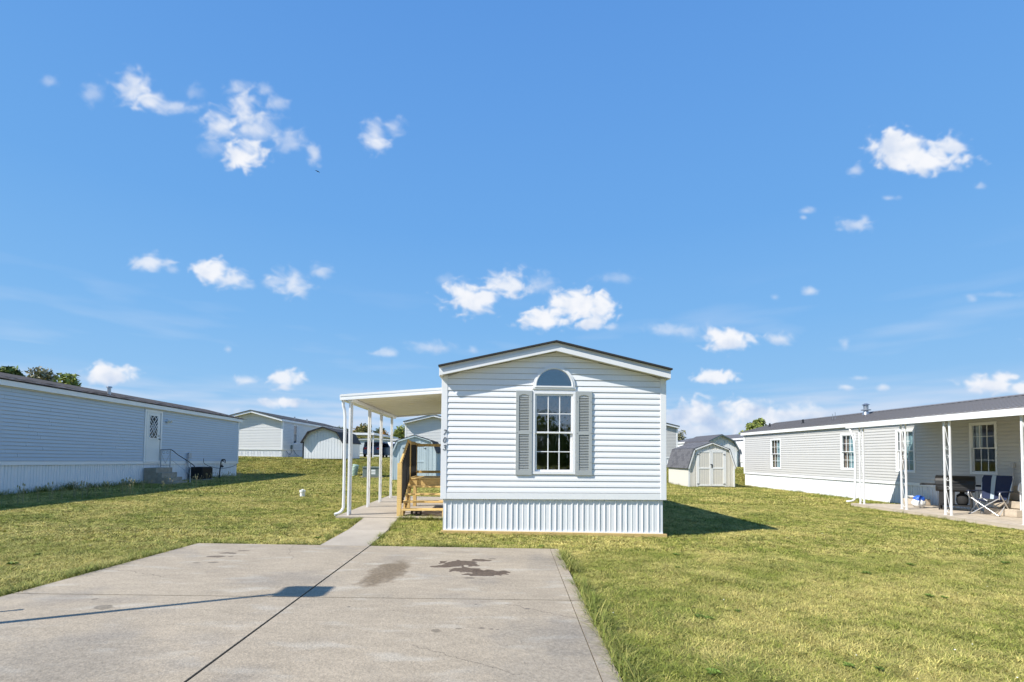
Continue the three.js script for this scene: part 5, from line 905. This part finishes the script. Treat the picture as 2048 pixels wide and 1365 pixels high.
  const fleck = new THREE.BufferGeometry(); fleck.setAttribute('position', new THREE.Float32BufferAttribute([-.012, .0, 0, .012, .004, -.006, .004, .012, .012, -.012, 0, 0, .004, .012, .012, -.008, .01, .014], 3)); fleck.setAttribute('uv', new THREE.Float32BufferAttribute(new Array(12).fill(0), 2)); fleck.computeVertexNormals();
  for (const [g, n, nm, lab] of [[weed, 55, 'lawn_weeds', 'small broad-leaved weeds scattered in the lawn'], [fleck, 320, 'lawn_flecks', 'pale clover heads and dry leaf flecks in the lawn']]) {
    const S = []; while (S.length < n) { const z = -2.6 - 20 * Math.pow(rnd(), 1.4), x = z * -.039 + rr(-1, 1) * (-z * 1.04 + 1); if (free(x, z, .05) && (g === fleck || fbm3(x * .6 + 40, 1, z * .6, 2) > .02 - .05 * rnd())) S.push([x, z]); }
    const im = new THREE.InstancedMesh(g, gm, n); im.name = nm; im.userData = { kind: 'stuff', label: lab, category: 'plants' }; im.castShadow = im.receiveShadow = true;
    S.forEach(([x, z], i) => { ps.set(x, gy(x, z) + (g === weed ? -.012 : .004), z); q.setFromAxisAngle(up, rnd() * 6.28); const s = rr(.5, 1.0) * (g === weed ? .85 : .6); sc.set(s, s, s); mtx.compose(ps, q, sc); im.setMatrixAt(i, mtx); const b = rr(.7, 1.2); g === weed ? tint.setRGB(.13 * b, .20 * b, .03 * b) : rnd() < .4 ? tint.setRGB(.7, .7, .62) : tint.setRGB(.42 * b, .30 * b, .13 * b); im.setColorAt(i, tint); });
    scene.add(im);
  }
  // pale seed stalks at the rim of the neighbour's unmown strip
  const stalk = (() => { const P = []; for (let i = 0; i < 3; i++) { const a = rr(0, 6.28), l = rr(.03, .1), h = rr(.26, .42); P.push(tube([[0, 0, 0], [Math.cos(a) * l * .4, h * .6, Math.sin(a) * l * .4], [Math.cos(a) * l, h, Math.sin(a) * l]], .003, 6, 3), new THREE.SphereGeometry(.012, 5, 4).scale(1, 2.6, 1).translate(Math.cos(a) * l, h, Math.sin(a) * l)); } return merge(P); })();
  const im = new THREE.InstancedMesh(stalk, gm, 90); im.name = 'seed_stalks'; im.userData = { kind: 'stuff', label: 'pale seed stalks standing above the left lawn', category: 'grass' }; im.castShadow = im.receiveShadow = true;
  for (let i = 0; i < 90; i++) { const z = -12.5 - 14 * Math.pow(rnd(), 1.3), x = -11.3 + rr(-.7, .5) + .02 * z; ps.set(x, gy(x, z) - .03, z); q.setFromAxisAngle(up, rnd() * 6.28); const s = rr(.6, 1.3); sc.set(s, s, s); mtx.compose(ps, q, sc); im.setMatrixAt(i, mtx); tint.setRGB(.34 * rr(.8, 1.1), .29, .15); im.setColorAt(i, tint); }
  scene.add(im);
}
renderer.render(scene, camera);
